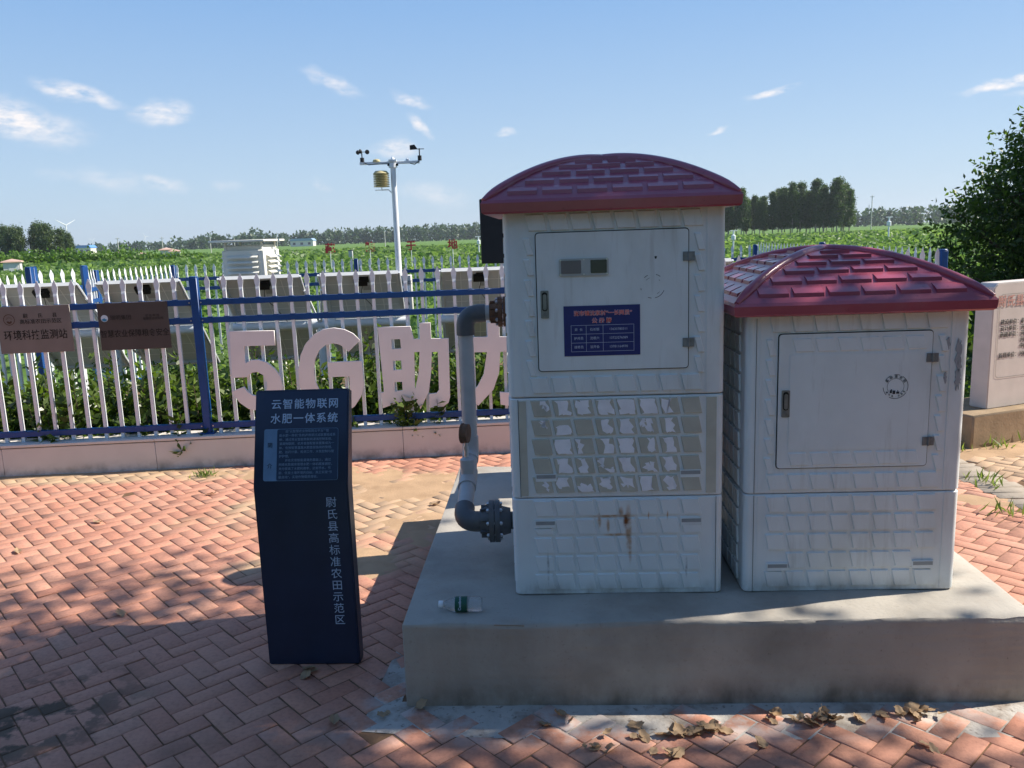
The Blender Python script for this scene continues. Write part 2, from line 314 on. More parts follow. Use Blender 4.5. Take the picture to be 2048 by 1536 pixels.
b = B(); b.poly([(-8, -2, -.0048), (7.5, -2, -.0048), (7.5, 5.9, -.0048), (-8, 5.75, -.0048)], [(0, 1, 2, 3)])
tag(obj('paving_bed', b, sand, smooth=False), kind='structure')

# plinth frame
PO = Vector((-.394, 2.565, 0)); PYAW = R(-2.6); PW, PD, PH = 2.06, 1.90, .293
def plin(x, y):   # world -> plinth local
    dx, dy = x-PO.x, y-PO.y; c, s = cos(-PYAW), sin(-PYAW); return dx*c - dy*s, dx*s + dy*c

brick_m = bpy.data.materials.new('paving_brick'); brick_m.use_nodes = True
t = brick_m.node_tree; p = t.nodes['Principled BSDF']; p.inputs['Roughness'].default_value = .8; p.inputs['Specular IOR Level'].default_value = .3
g = N(t, 'ShaderNodeNewGeometry'); rp = N(t, 'ShaderNodeValToRGB'); er = rp.color_ramp.elements
er[0].color = (.475, .215, .145, 1); er[1].color = (.535, .285, .20, 1)
for pos, c in ((.25, (.50, .24, .165, 1)), (.5, (.52, .255, .175, 1)), (.75, (.49, .235, .165, 1))): e_ = er.new(pos); e_.color = c
t.links.new(g.outputs['Random Per Island'], rp.inputs[0]); brick_m['out'] = ''
t.links.new(rp.outputs[0], p.inputs['Base Color'])
_nodes0 = nodes
def nodes(m): return m.node_tree, m.node_tree.nodes['Principled BSDF'], None
overlay(brick_m, mth(brick_m, 'MULTIPLY', noise_mask(brick_m, 60, .45, .7), .35), (.20, .085, .06))
overlay(brick_m, mth(brick_m, 'MULTIPLY', noise_mask(brick_m, 1.3, .48, .72), .45), (.42, .24, .17))
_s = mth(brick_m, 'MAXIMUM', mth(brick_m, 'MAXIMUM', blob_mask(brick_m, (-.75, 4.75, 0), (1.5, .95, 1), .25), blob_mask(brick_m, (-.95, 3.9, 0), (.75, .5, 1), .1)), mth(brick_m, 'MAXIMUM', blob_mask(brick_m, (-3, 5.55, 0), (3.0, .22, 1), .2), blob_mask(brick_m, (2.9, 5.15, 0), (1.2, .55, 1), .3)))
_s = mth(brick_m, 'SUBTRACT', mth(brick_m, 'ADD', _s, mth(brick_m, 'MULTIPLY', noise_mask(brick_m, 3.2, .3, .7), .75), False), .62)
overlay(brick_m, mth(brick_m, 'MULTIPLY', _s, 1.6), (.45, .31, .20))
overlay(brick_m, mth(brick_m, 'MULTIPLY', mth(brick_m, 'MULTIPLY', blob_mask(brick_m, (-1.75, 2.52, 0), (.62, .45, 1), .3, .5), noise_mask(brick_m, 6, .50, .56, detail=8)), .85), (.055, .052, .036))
overlay(brick_m, mth(brick_m, 'MULTIPLY', noise_mask(brick_m, 2.2, .56, .74, loc=(4, 2, 0)), .45), (.12, .08, .055))
_c = mth(brick_m, 'MULTIPLY', mth(brick_m, 'MAXIMUM', blob_mask(brick_m, (-.42, 2.62, 0), (.17, .30, 1), .1), blob_mask(brick_m, (.6, 2.45, 0), (1.7, .2, 1), .2)), noise_mask(brick_m, 8, .44, .58))
overlay(brick_m, mth(brick_m, 'MULTIPLY', _c, .85), (.50, .48, .46))
bn = N(t, 'ShaderNodeTexNoise'); bn.inputs['Scale'].default_value = 140; bn.inputs['Detail'].default_value = 4
gc = N(t, 'ShaderNodeTexCoord'); t.links.new(gc.outputs['Object'], bn.inputs['Vector'])
bu = N(t, 'ShaderNodeBump'); bu.inputs['Strength'].default_value = .5; bu.inputs['Distance'].default_value = .002; t.links.new(bn.outputs['Fac'], bu.inputs['Height']); t.links.new(bu.outputs[0], p.inputs['Normal'])
greybrick = pm('grey_paver', (.34, .29, .235), .85, .15, 20, .4, 120, .2)

V, F, MI = [], [], []
def brick(cx, cy, lx, ly, th, grey=0):
    tilt = (random.gauss(0, .006), random.gauss(0, .006)); dz = random.gauss(-.001, .0012); c, s = cos(th), sin(th); th2 = random.gauss(0, .006); c, s = cos(th+th2), sin(th+th2)
    k = len(V); hx, hy, bv = lx/2-.0019-abs(random.gauss(0, .0006)), ly/2-.0019-abs(random.gauss(0, .0006)), .0022
    for (ax, ay, z) in ((hx, hy, -.012), (hx, hy, -.0022), (hx-bv, hy-bv, 0)):
        for sx, sy in ((-1, -1), (1, -1), (1, 1), (-1, 1)):
            x, y = sx*ax + random.gauss(0, .0006), sy*ay + random.gauss(0, .0006); V.append((cx + x*c - y*s, cy + x*s + y*c, z + dz + x*tilt[0] + y*tilt[1]))
    F.append((k+8, k+9, k+10, k+11))
    for q in (0, 4):
        for i in range(4): F.append((k+q+i, k+q+(i+1) % 4, k+q+4+(i+1) % 4, k+q+4+i))
    MI.extend([grey]*9)
TH = R(42); a_ = .0785
for i in range(-135, 135):
    for j in range(-135, 135):
        # herringbone: cells on a grid of half bricks
        u = (i - j) % 4
        if u == 0: bx, by, lx, ly = i*a_ + a_, j*a_ + a_/2, 2*a_, a_
        elif u == 3: bx, by, lx, ly = i*a_ + a_/2, j*a_ + a_, a_, 2*a_
        else: continue
        x = bx*cos(TH) - by*sin(TH); y = bx*sin(TH) + by*cos(TH) + 3
        if not (-6.2 < x < 5.6 and .7 < y < 5.86 + .06*x): continue
        lxp, lyp = plin(x, y)
        if -.03 < lxp < PW+.03 and -.035 < lyp < PD+.02: continue
        if -.08 < lxp < PW+.2 and -.082 + .035*sin(lxp*17) + .02*sin(lxp*41) < lyp < 0: continue
        if -.065 + .03*sin(lyp*23) < lxp < .05 and -.13 < lyp < .36: continue
        band = x > 2.72 + .03*(5-y) and x < 3.0 + .03*(5-y)
        if band and y > 4.1: continue
        brick(x, y, lx, ly, TH)
for k in range(18):   # grey border course on the right
    brick(2.86 + .02*(k % 2) - k*.004, 4.2 + k*.105, .27, .1, R(-3), 1)
me = fast_mesh('pavement', V, F); me.polygons.foreach_set('material_index', MI)
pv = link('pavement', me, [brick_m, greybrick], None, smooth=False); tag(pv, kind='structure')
b = B()
pts = [(-.01, .45), (-.10, .43), (-.12, .1), (-.13, -.14), (.1, -.17), (.5, -.19), (1.0, -.2), (1.6, -.2), (2.2, -.19), (3.0, -.19), (3.0, .03), (-.02, .03)]
b.poly([(PO.x + x*cos(PYAW) - y*sin(PYAW), PO.y + x*sin(PYAW) + y*cos(PYAW), -.0026) for x, y in pts], [tuple(range(len(pts)-1, -1, -1))])
tag(obj('mortar_bed', b, mortar, smooth=False), kind='structure')

# thin drifts of sand lying over the bricks
def drift(name, x0, x1, y0, y1, blobs, seed, step=.022, rough=0):
    nx, ny = int((x1-x0)/step)+1, int((y1-y0)/step)+1; X_, Y_ = np.meshgrid(np.linspace(x0, x1, nx), np.linspace(y0, y1, ny)); g_ = np.random.default_rng(seed)
    Z_ = np.full(X_.shape, -.016)
    for cx, cy, rx, ry, h in blobs: Z_ = np.maximum(Z_, -.016 + (.016+h)*np.exp(-(((X_-cx)/rx)**2 + ((Y_-cy)/ry)**2)**1.5))
    for f_, a_2 in ((3, .0022), (7, .0016), (17, .0010), (40, .0007)):
        p1, p2, th = g_.random(3)*6.28; Z_ = Z_ + a_2*np.sin(f_*(X_*cos(th)+Y_*sin(th))*1.7+p1 + 1.5*np.sin(f_*Y_*.8+p2))*np.cos(f_*(Y_*cos(th)-X_*sin(th))+p2)
    for f_ in ((23, 41, 67) if rough else ()):
        for q_ in range(3): th = g_.random()*6.28; p1, p2 = g_.random(2)*6.28; Z_ = Z_ + rough*np.sin(f_*1.9*(X_*cos(th)+Y_*sin(th))+p1 + 2*np.sin(f_*(Y_*cos(th)-X_*sin(th))+p2))
    Z_ += g_.normal(0, .0004, Z_.shape)
    idx = np.arange(nx*ny).reshape(ny, nx); F_ = np.stack([idx[:-1, :-1], idx[:-1, 1:], idx[1:, 1:], idx[1:, :-1]], -1).reshape(-1, 4)
    tag(link(name, fast_mesh(name, np.stack([X_, Y_, Z_], -1).reshape(-1, 3), F_), sand_pale, None), kind='structure')
sand_pale = pm('dry_sand', (.43, .29, .18), .95, .14, 5, .5, 90, .1, detail=8)  # loose dry sand, paler than the sand in the joints
overlay(sand_pale, mth(sand_pale, 'MULTIPLY', noise_mask(sand_pale, 4, .5, .7), .45), (.22, .14, .08))
drift('sand_drift', -2.2, -.28, 3.3, 5.76, [(-.95, 5.1, 1.0, .55, .0022), (-.55, 4.35, .35, .5, .0016), (-.85, 3.85, .4, .35, .0006), (-1.6, 5.5, .9, .22, .001)], 3)
drift('sand_drift', -6, -1.9, 5.35, 5.72, [(-4, 5.66, 2.5, .12, .0016), (-2.8, 5.68, 1.2, .14, .0014)], 4)
drift('dirt_patch', 1.85, 4.4, 4.2, 6.1, [(3.3, 5.55, 1.3, .34, .004), (2.45, 5.0, .42, .5, .002), (2.55, 4.45, .3, .2, .0008)], 5)

# ================================================================== PLINTH
pl = thing('concrete_plinth', 'low broad concrete plinth carrying the two red-roofed cabinets', 'plinth', PO, PYAW)
b = B(); b.box((PW/2, PD/2, PH/2-.03), (PW, PD, PH+.06), bev=.008, seg=2)
bmesh.ops.subdivide_edges(b.bm, edges=[e for e in b.bm.edges if e.calc_length() > .2], cuts=40, use_grid_fill=True)
for v in b.bm.verts:
    if v.co.z > .26: v.co.z += .0025*sin(v.co.x*9+v.co.y*4) + random.gauss(0, .0006)
    if v.co.z > .28 and v.co.y < .015: v.co.y += abs(random.gauss(0, .003)); v.co.z -= abs(random.gauss(0, .0022))
    if v.co.y < .02: v.co.y += .003*sin(v.co.x*6+v.co.z*9) + random.gauss(0, .0008)
obj('plinth_block', b, conc, pl)

# ================================================================== CABINETS
def face_map(k, S):
    """maps front-face coordinates (x, y=-out, z) to side k of a square of size S"""
    def f(p):
        x, y, z = p
        return [(x, y, z), (S - y, x, z), (S - x, S - y, z), (y, S - x, z)][k]
    return f
S = .725
def pad(b, f, x, z0, w_, h, skew=.0115, hgt=.0060, ins=.0022, y0=0.):
    q = [(x+skew, z0), (x+skew+w_, z0), (x+w_, z0+h), (x, z0+h)]
    t_ = [(x+skew+ins, z0+ins), (x+skew+w_-ins, z0+ins), (x+w_-ins, z0+h-ins), (x+ins, z0+h-ins)]
    P = [f((u, y0, v)) for u, v in q] + [f((u, y0-hgt, v)) for u, v in t_]
    b.poly(P, [(4, 5, 6, 7)] + [(i, (i+1) % 4, 4+(i+1) % 4, 4+i) for i in range(4)])
def shell(b, z0, z1, r=.022):
    """rounded square tube section"""
    pts = []
    n = 6
    for cx, cy, a0 in ((S-r, S-r, 0), (r, S-r, pi/2), (r, r, pi), (S-r, r, 3*pi/2)):
        pts += [(cx + r*cos(a0+pi/2*k/n), cy + r*sin(a0+pi/2*k/n)) for k in range(n+1)]
    m = len(pts); e = .004
    def ring(z, ins): return [((x-S/2)*(1-ins/(S/2))+S/2, (y-S/2)*(1-ins/(S/2))+S/2, z) for x, y in pts]
    P = ring(z0, e) + ring(z0+e, 0) + ring(z1-e, 0) + ring(z1, e)
    F_ = [tuple(range(m-1, -1, -1)), tuple(range(3*m, 4*m))]
    for q in range(3): F_ += [(q*m+i, q*m+(i+1) % m, (q+1)*m+(i+1) % m, (q+1)*m+i) for i in range(m)]
    b.poly(P, F_)
def grid_pads(b, z0, faces=(0, 1, 2, 3), skip=(), mat=0):
    for k in faces:
        f = face_map(k, S)
        for r_ in range(5):
            for c_ in range(8):
                if k == 0 and (r_, c_) in skip: continue
                b.mi = mat if k == 0 else 0
                pad(b, f, .072 + c_*.0725, z0 + .348 - r_*.0677 - .057, .0615, .057)
    b.mi = 0
def trim_lines(b, z0, z1, xs=(.055, .672)):
    for x in xs: b.mi = 0; b.box((x, -.0005, (z0+z1)/2), (.0016, .0022, z1-z0-.008))
def slot(par, x, z, w_=.072, h=.027):
    b = B(); b.prism(rrect(x, z, x+w_, z+h, .002, 1), -.0070, -.001); h1 = obj('hand_slot', b, frp, par)
    b = B(); b.prism([(x+.003, z+h*.42), (x+.003, z+h-.003), (x+w_-.003, z+h-.003), (x+w_-.003, z+h*.42)], -.0077, -.005); obj('slot_shade_strip', b, slotdark, h1)  # raised grey strip, coloured as the shadow in the top of the slot
slotdark = pm('slot_shade_grey', (.30, .32, .33), .7, .1)
def roof_part(par, z0, apex_h, mat_, cxo=0):
    a, hgt, lip = .411, apex_h, .042
    cx, cy = S/2 + cxo, S/2
    def zf(d): return z0 + lip + hgt*(1-d*d)
    b = B(); n = 16
    # vault shell, four faces
    for k in range(4):
        rows = []
        for i in range(n+1):
            d = 1 - i/n*.999
            rows.append([(-a*d + 2*a*d*j/8, -a*d, zf(d)) for j in range(9)])
        P, F_ = [], []
        for rw in rows:
            for x, y, z in rw:
                v = Matrix.Rotation(k*pi/2, 3, 'Z') @ Vector((x, y, z)); P.append((cx+v.x, cy+v.y, v.z))
        for i in range(n):
            for j in range(8): F_.append((i*9+j, i*9+j+1, (i+1)*9+j+1, (i+1)*9+j))
        b.poly(P, F_)
        Rk = Matrix.Rotation(k*pi/2, 3, 'Z')
        tr = lambda p: tuple(Rk @ Vector(p) + Vector((cx, cy, 0)))
        # fascia lip, soffit
        e = .010
        P = [tr(q) for q in [(-a, -a, z0+lip), (a, -a, z0+lip), (a+.006, -a-.006, z0+lip-e), (-a-.006, -a-.006, z0+lip-e), (-a-.004, -a-.004, z0+.004), (a+.004, -a-.004, z0+.004), (a-.004, -a+.004, z0-.002), (-a+.004, -a+.004, z0-.002), (-a+.07, -a+.07, z0+.006), (a-.07, -a+.07, z0+.006)]]
        b.poly(P, [(3, 2, 1, 0), (4, 5, 2, 3), (7, 6, 5, 4), (8, 9, 6, 7)])
    bmesh.ops.remove_doubles(b.bm, verts=b.bm.verts, dist=.0004)
    rf = obj('roof', b, mat_, par, ang=30)
    # hip ribs
    b = B()
    for k in range(4):
        Rk = Matrix.Rotation(k*pi/2, 3, 'Z')
        path = []
        for i in range(25):
            d = .992 - i/24*.99; v = Rk @ Vector((-a*d, -a*d, zf(min(d, 1)) - .002)); path.append((cx+v.x, cy+v.y, v.z))
        b.tube(path, [.008, .013, .016] + [.017]*22, 10)
    b.lathe([(.001, zf(0)-.004), (.03, zf(0)-.004), (.026, zf(0)+.008), (.012, zf(0)+.0125), (.001, zf(0)+.013)], (cx, cy, 0), n=16)
    obj('hip_rib', b, mat_, rf)
    # raised tiles, wedge shaped, 6..1 per face
    b = B()
    for k in range(4):
        Rk = Matrix.Rotation(k*pi/2, 3, 'Z')
        tr = lambda p: tuple(Rk @ Vector(p) + Vector((cx, cy, 0)))
        for r_ in range(6):
            n_t = 6 - r_; dl = .950 - r_*.130; dh = dl - .106
            if r_ == 5: dh = dl - .075
            for j in range(n_t):
                xc = (j - (n_t-1)/2)*.113; w0 = .0475; h0 = .0100
                def pt(x, d, up_): return tr((x, -a*d - .15*up_, zf(d) + up_))
                dm = (dl+dh)/2
                P = [pt(xc-w0, dl, 0), pt(xc+w0, dl, 0), pt(xc+w0, dl-.008, h0), pt(xc-w0, dl-.008, h0), pt(xc+w0, dm, h0*.62), pt(xc-w0, dm, h0*.62), pt(xc+w0, dh, .0005), pt(xc-w0, dh, .0005), pt(xc-w0, dm, -.002), pt(xc+w0, dm, -.002)]
                b.poly(P, [(0, 1, 2, 3), (3, 2, 4, 5), (5, 4, 6, 7), (0, 3, 5, 8), (8, 5, 7), (1, 9, 4, 2), (9, 6, 4)])
    obj('roof_tiles', b, mat_, rf, ang=20)
    return rf
def upper(par, z0, inner_pads):
    b = B(); shell(b, z0, z0+.63); f0 = face_map(0, S)
    for k in range(4):
        f = face_map(k, S)
        if k == 0:
            for c_ in range(8):
                pad(b, f, .072 + c_*.0725, z0+.556, .0615, .054); pad(b, f, .072 + c_*.0725, z0+.014, .0615, .055)
            for r_ in range(7):
                zz = z0 + .478 - r_*.0675
                pad(b, f, .062, zz, .022, .055, .014); pad(b, f, .622, zz, .022, .055, .014)
        else:
            for r_ in range(9):
                for c_ in range(8): pad(b, f, .072 + c_*.0725, z0 + .608 - r_*.0677 - .057, .0615, .057)
    trim_lines(b, z0, z0+.62, (.045, .665))
    up_ = obj('upper_section', b, frp, par, ang=25)
    # door
    dz0, dz1, dx0, dx1 = z0+.088, z0+.551, .103, .606
    b = B(); b.prism(rrect(dx0, dz0, dx1, dz1, .012), -.0022, .001); obj('door_gap', b, seam, par)
    b = B(); b.prism(rrect(dx0+.003, dz0+.003, dx1-.003, dz1-.003, .010), -.0062, -.001)
    if inner_pads:
        for c_ in range(6):
            pad(b, f0, .148 + c_*.073, dz1-.062, .0615, .045, y0=-.0062, hgt=.003); pad(b, f0, .141 + c_*.073, dz0+.012, .0615, .045, y0=-.0062, hgt=.003)
        b.prism(rrect(.142, dz0+.066, dx1-.036, dz1-.072, .004), -.0078, -.006)
    dr = obj('door', b, frp, par, ang=25)
    for hz in (z0+.459, z0+.176):
        b = B(); b.box((dx1-.012, -.0085, hz), (.018, .003, .03), bev=.0008); b.box((dx1+.0085, -.0085, hz), (.018, .003, .03), bev=.0008); b.cyl((dx1-.0015, -.0105, hz-.015), (dx1-.0015, -.0105, hz+.015), .0036, n=10)
        for q in (-.009, .009):
            for xx in (dx1-.012, dx1+.0085): b.cyl((xx, -.0095, hz+q), (xx, -.0112, hz+q), .0022, n=8)
        obj('hinge', b, steel, dr)
    hz = z0 + .315
    b = B(); b.prism(rrect(.117, hz-.046, .144, hz+.046, .003, 2), -.0095, -.005); lk = obj('lock', b, lockm, dr)
    b = B(); b.prism(rrect(.1215, hz-.022, .1395, hz+.041, .008), -.0108, -.009); obj('lock_recess', b, blackm, lk)
    b = B(); b.prism(rrect(.1245, hz-.018, .1365, hz+.034, .0055), -.0135, -.010); obj('lock_handle', b, lockm, lk)
    b = B(); b.cyl((.1305, -.009, hz-.033), (.1305, -.0125, hz-.033), .0065, n=14); obj('key_barrel', b, steel, lk)
    return up_, dr

# tall cabinet -------------------------------------------------------
tc_ = thing('equipment_cabinet', 'taller grey white irrigation cabinet with red tiled dome roof, blue notice on its door', 'cabinet', (-.012, 2.768, PH), R(-2.9), 'red roofed irrigation cabinets')
b = B(); shell(b, 0, .3545); grid_pads(b, 0, skip=((1, 0),)); trim_lines(b, 0, .354, (.052, .692)); b.mi = 1; b.box((.701, -.0012, .178), (.0012, .0012, .35)); b.mi = 0
pad(b, face_map(0, S), .072, .2235, .0615, .024)
ls = obj('lower_section', b, [frp_low, seam], tc_, ang=25)
slot(ls, .076, .250); slot(ls, .580, .252)
b = B(); shell(b, .3575, .7105); grid_pads(b, .356, mat=1); trim_lines(b, .357, .711, (.058,))
b.mi = 2; b.box((.030, -.0012, .534), (.0016, .0016, .345)); b.mi = 1; b.box((.044, -.001, .534), (.025, .0016, .335)); b.box((.683, -.001, .534), (.034, .0016, .335)); b.mi = 0
ms = obj('middle_section', b, [frp, tan, seam], tc_, ang=25)
slot(ms, .083, .418); slot(ms, .577, .424)
# torn scraps of paper on the pads
random.seed(21)
SC = [(0, 0, .55, .45, .95), (0, 1, .15, 0, .85), (0, 2, .1, .1, .8), (0, 3, .05, .1, .9), (0, 4, .0, .0, .9), (0, 5, .05, .0, .95), (0, 6, .1, .0, .6), (1, 0, .55, .5, .75), (1, 1, .05, .0, .9, .5), (1, 3, .45, .1, .8), (1, 4, .15, .0, .8), (1, 5, .45, .1, .75), (1, 5, .1, .5, .35), (1, 6, .3, 0, .7), (2, 1, .1, .0, .95), (2, 2, .05, .0, .4), (2, 3, .3, .0, .85), (2, 4, .1, .0, .85), (2, 5, .5, .05, .85), (2, 6, .2, .0, .75), (3, 1, .15, .0, .85), (3, 2, .2, .0, .55), (3, 3, .1, .4, .4), (3, 3, .5, 0, .9, .35), (3, 4, .2, .0, .8), (3, 5, .25, .0, .9, .6), (3, 6, .2, .0, .75), (4, 0, .55, .15, .85), (4, 1, .1, .25, .8), (4, 2, .15, .0, .8, .5), (4, 3, .25, .3, .8), (4, 4, .2, .3, .8), (4, 5, .0, .0, .75), (4, 6, .3, .0, .85)]
for q in SC:
    r_, c_, x0, z0_, x1 = q[:5]; z1_ = q[5] if len(q) > 5 else 1.0
    px, pz = .072 + c_*.0725, .356 + .348 - r_*.0677 - .057
    pts = []
    for (u0, v0), (u1, v1) in zip(((x0, z0_), (x0, z1_), (x1, z1_), (x1, z0_)), ((x0, z1_), (x1, z1_), (x1, z0_), (x0, z0_))):
        for k in range(4):
            tt = (k + (random.uniform(-.3, .3) if k else 0))/4; u = u0 + (u1-u0)*tt; v = v0 + (v1-v0)*tt; jit = .17 if k else .07
            u = min(.96, max(.03, u + random.uniform(-jit, jit))); v = min(.96, max(.04, v + random.uniform(-jit, jit)))
            pts.append((px + .0115*(1-v) + u*.0615, pz + v*.057))
    b = B(); b.prism(pts, -.0067, -.0056); obj('paper_scrap', b, paper, ms, smooth=False)
us, dr = upper(tc_, .714, False)
roof_part(tc_, 1.330, .152, roof_m, -.013)
# meter window
b = B(); b.prism(rrect(.180, 1.120, .343, 1.177, .006), -.0105, -.005); mw = obj('meter_window', b, frost, dr)
b = B(); b.prism(rrect(.187, 1.128, .253, 1.171, .002, 1), -.0115, -.009); obj('window_pane', b, glassd, mw)
b = B(); b.prism(rrect(.284, 1.128, .337, 1.171, .002, 1), -.0115, -.009); obj('window_pane', b, pm('meter_glass_dark', (.035, .035, .04), .25, .2, 10, spec=.5), mw)
for x in (.185, .262, .338):
    for z in (1.125, 1.173):
        b = B(); b.cyl((x, -.010, z), (x, -.0125, z), .0028, n=8); obj('screw', b, bolt, mw)
# stains on the door and faint ring stamp
def ring(b, cx, cz, r0, r1, a0, a1, y0=-.0068, y1=-.006, n=None):
    n = n or max(3, int((a1-a0)/R(6)))
    P = []
    for k in range(n+1):
        a = a0 + (a1-a0)*k/n; P += [(cx+r0*cos(a), y0, cz+r0*sin(a)), (cx+r1*cos(a), y0, cz+r1*sin(a))]
    b.poly(P, [(2*k, 2*k+1, 2*k+3, 2*k+2) for k in range(n)])
b = B()
for a0, a1 in ((.9, 1.3), (2.0, 2.35), (3.3, 3.45), (4.3, 4.6), (4.9, 5.9)): ring(b, .487, 1.079, .0385, .0402, a0, a1)
for a0, a1 in ((.6, .8), (1.9, 2.4), (5.2, 5.6)): ring(b, .487, 1.079, .0285, .0295, a0, a1)
obj('worn_stamp', b, sealm, dr, smooth=False)
b = B(); pts = [(.497+.0035*cos(a)*(1+.4*sin(3*a)), 1.172+.006*sin(a)*(1+.3*cos(2*a))) for a in np.linspace(0, 2*pi, 12, endpoint=False)]
b.prism(pts[::-1], -.0068, -.0055); obj('paint_chip', b, sealm, dr, smooth=False)
# blue notice
b = B(); b.box((.3185, -.0068, .937), (.253, .0014, .168)); nb = obj('notice_board', b, noticeb, dr)
W_ = whitet
text(nb, '张市镇沈家村“一长两员”', .322, .995, .0178, W_, y=-.0077, bold=.05, name='lettering_outline')
text(nb, '公 示 牌', .318, .970, .0185, W_, y=-.0077, bold=.05, name='lettering_outline')
text(nb, '张市镇沈家村“一长两员”', .322, .995, .0178, redt, y=-.0084, bold=.010)
text(nb, '公 示 牌', .318, .970, .0185, redt, y=-.0084, bold=.010)
b = B()
x0, x1, z0, z1 = .216, .424, .868, .956; xa, xb = .266, .322
for zz in (z0, z0+(z1-z0)/3, z0+2*(z1-z0)/3, z1): b.box(((x0+x1)/2, -.0078, zz), (x1-x0+.001, .0006, .0010))
for xx in (x0, xa, xb, x1): b.box((xx, -.0078, (z0+z1)/2), (.0010, .0006, z1-z0-.001))
obj('table_lines', b, W_, nb, smooth=False)
for k, (a, c, e) in enumerate((('井  长', '石长银', '13633780311'), ('护井员', '沈根六', '13723276089'), ('维修员', '沈开会', '13781164970'))):
    zz = z1 - (z1-z0)*(k+.5)/3
    text(nb, a, (x0+xa)/2, zz, .0105, W_, y=-.0080, bold=.004); text(nb, c, (xa+xb)/2, zz, .0105, W_, y=-.0080, bold=.004); text(nb, e, (xb+x1)/2, zz, .0112, W_, y=-.0080)

# shorter cabinet ----------------------------------------------------
rc = thing('equipment_cabinet', 'shorter grey white irrigation cabinet with red tiled dome roof and round stamp on its door', 'cabinet', (.784, 2.7275, PH), R(-2.7), 'red roofed irrigation cabinets')
b = B(); shell(b, 0, .3545); grid_pads(b, 0, skip=((3, 0), (3, 7))); trim_lines(b, 0, .354, (.045, .672)); b.mi = 1; b.box((.0325, -.0012, .178), (.0012, .0012, .35)); b.mi = 0
ls = obj('lower_section', b, [frp, seam], rc, ang=25)
slot(ls, .080, .080); slot(ls, .575, .082)
us, dr = upper(rc, .3575, True)
b = B(); b.box((.0325, -.0012, .66), (.0012, .0012, .60)); obj('panel_seam', b, seam, us)
roof_part(rc, .973, .158, roof_m)
b = B()
for a0, a1 in ((-.4, 1.0), (1.25, 1.7), (2.0, 2.6), (3.2, 3.9), (4.2, 5.75)): ring(b, .489, .722, .0395, .0412, a0, a1, -.0086, -.008)
ring(b, .489, .722, .0268, .0279, -1.0, 3.8, -.0086, -.008)
obj('round_stamp', b, sealm, dr, smooth=False)
for k, ch in enumerate('高标准农田'):
    a = R(145 - k*28); text(dr, ch, .489+.0335*cos(a), .722+.0335*sin(a), .0105, sealm, y=-.0086, rot=Matrix.Rotation(-(a-pi/2), 3, 'Y'), name='stamp_lettering')
for k, ch in enumerate('尉氏县·示范区'):
    a = R(215 + k*19); text(dr, ch, .489+.0335*cos(a), .722+.0335*sin(a), .0068, sealm, y=-.0086, rot=Matrix.Rotation(-(a+pi/2), 3, 'Y'), name='stamp_lettering')
b = B()
for x0, z0, ww, hh in ((.471, .700, .007, .010), (.480, .697, .009, .012), (.492, .698, .010, .007), (.474, .708, .004, .005), (.496, .704, .002, .006)): b.box((x0+ww/2, -.0083, z0+hh/2), (ww, .0008, hh))
obj('stamp_picture', b, sealm, dr, smooth=False)
# scuffed grey patches right of the door
random.seed(5)
for cx, cz, rx, rz in ((.690, .83, .012, .055), (.692, .74, .012, .04), (.655, .86, .008, .022), (.652, .745, .006, .022), (.695, .79, .008, .03)):
    pts = [(cx + rx*cos(a)*random.uniform(.35, 1.1), cz + rz*sin(a)*random.uniform(.45, 1.1)) for a in np.linspace(0, 2*pi, 26, endpoint=False)]
    b = B(); b.prism(pts[::-1], -.0036, -.0005); obj('paint_scuff', b, scuffm if 'scuffm' in globals() else globals().setdefault('scuffm', pm('bare_grey', (.33, .34, .36), .6, .1)), us, smooth=False)

# unseen tank shape added behind the cabinets to cast the shadow left of them
ft = thing('shadow_caster', 'unseen grey domed shadow caster on a box base, added behind the taller cabinet', 'shadow caster', (.22, 3.98, PH), R(-2.9))
b = B(); b.box((.05, .16, .17), (.42, .42, .34), bev=.01); obj('caster_base', b, pvc, ft)
b = B(); b.lathe([(.10, .34), (.115, .36), (.115, .98), (.10, 1.04), (.06, 1.09), (.02, 1.11)], (-.02, -.03, 0)); obj('caster_body', b, pvc, ft)

# ================================================================== PIPEWORK
pp = thing('water_pipe', 'grey plastic water pipe with elbows and flanges looping beside the taller cabinet', 'pipe', (-.19, 3.2, PH))
O = Vector(pp.location)
A0, A1 = Vector((.0, 2.97, .500)), Vector((-.200, 2.97, .500)); A2 = Vector((-.184, 3.40, .650)); A3 = Vector((-.184, 3.40, 1.240)); A4 = Vector((.02, 3.40, 1.247))
L = lambda v: Vector(v) - O
def bend(pv_, a, c, r, n=8):
    da = (a-pv_).normalized(); dc = (c-pv_).normalized(); out = []
    for k in range(n+1):
        tt = k/n; out.append((pv_+da*r)*(1-tt)**2 + pv_*2*tt*(1-tt) + (pv_+dc*r)*tt**2)
    return out
def along(p, q, s): return p + (q-p).normalized()*s
b = B(); b.cyl(L(along(A1, A2, .06)), L(along(A2, A1, .02)), .031, n=24); obj('lower_pipe', b, pvc, pp)
b = B(); b.cyl(L(along(A2, A3, .03)), L(along(A3, A2, .05)), .0305, n=24); obj('riser_pipe', b, pvc, pp)
b = B(); b.tube([L(v) for v in [along(A2, A1, .05)] + bend(A2, A1, A3, .045) + [along(A2, A3, .075)]], .0345, 22); obj('elbow', b, pvc, pp)
b = B(); b.tube([L(v) for v in [along(A1, A0, .085)] + bend(A1, A0, A2, .06) + [along(A1, A2, .085)]], .0385, 24); obj('elbow', b, pvcd, pp)
b = B(); b.tube([L(v) for v in [along(A3, A2, .085)] + bend(A3, A2, A4, .055) + [along(A3, A4, .085)]], .0375, 24); obj('elbow', b, pvcd, pp)
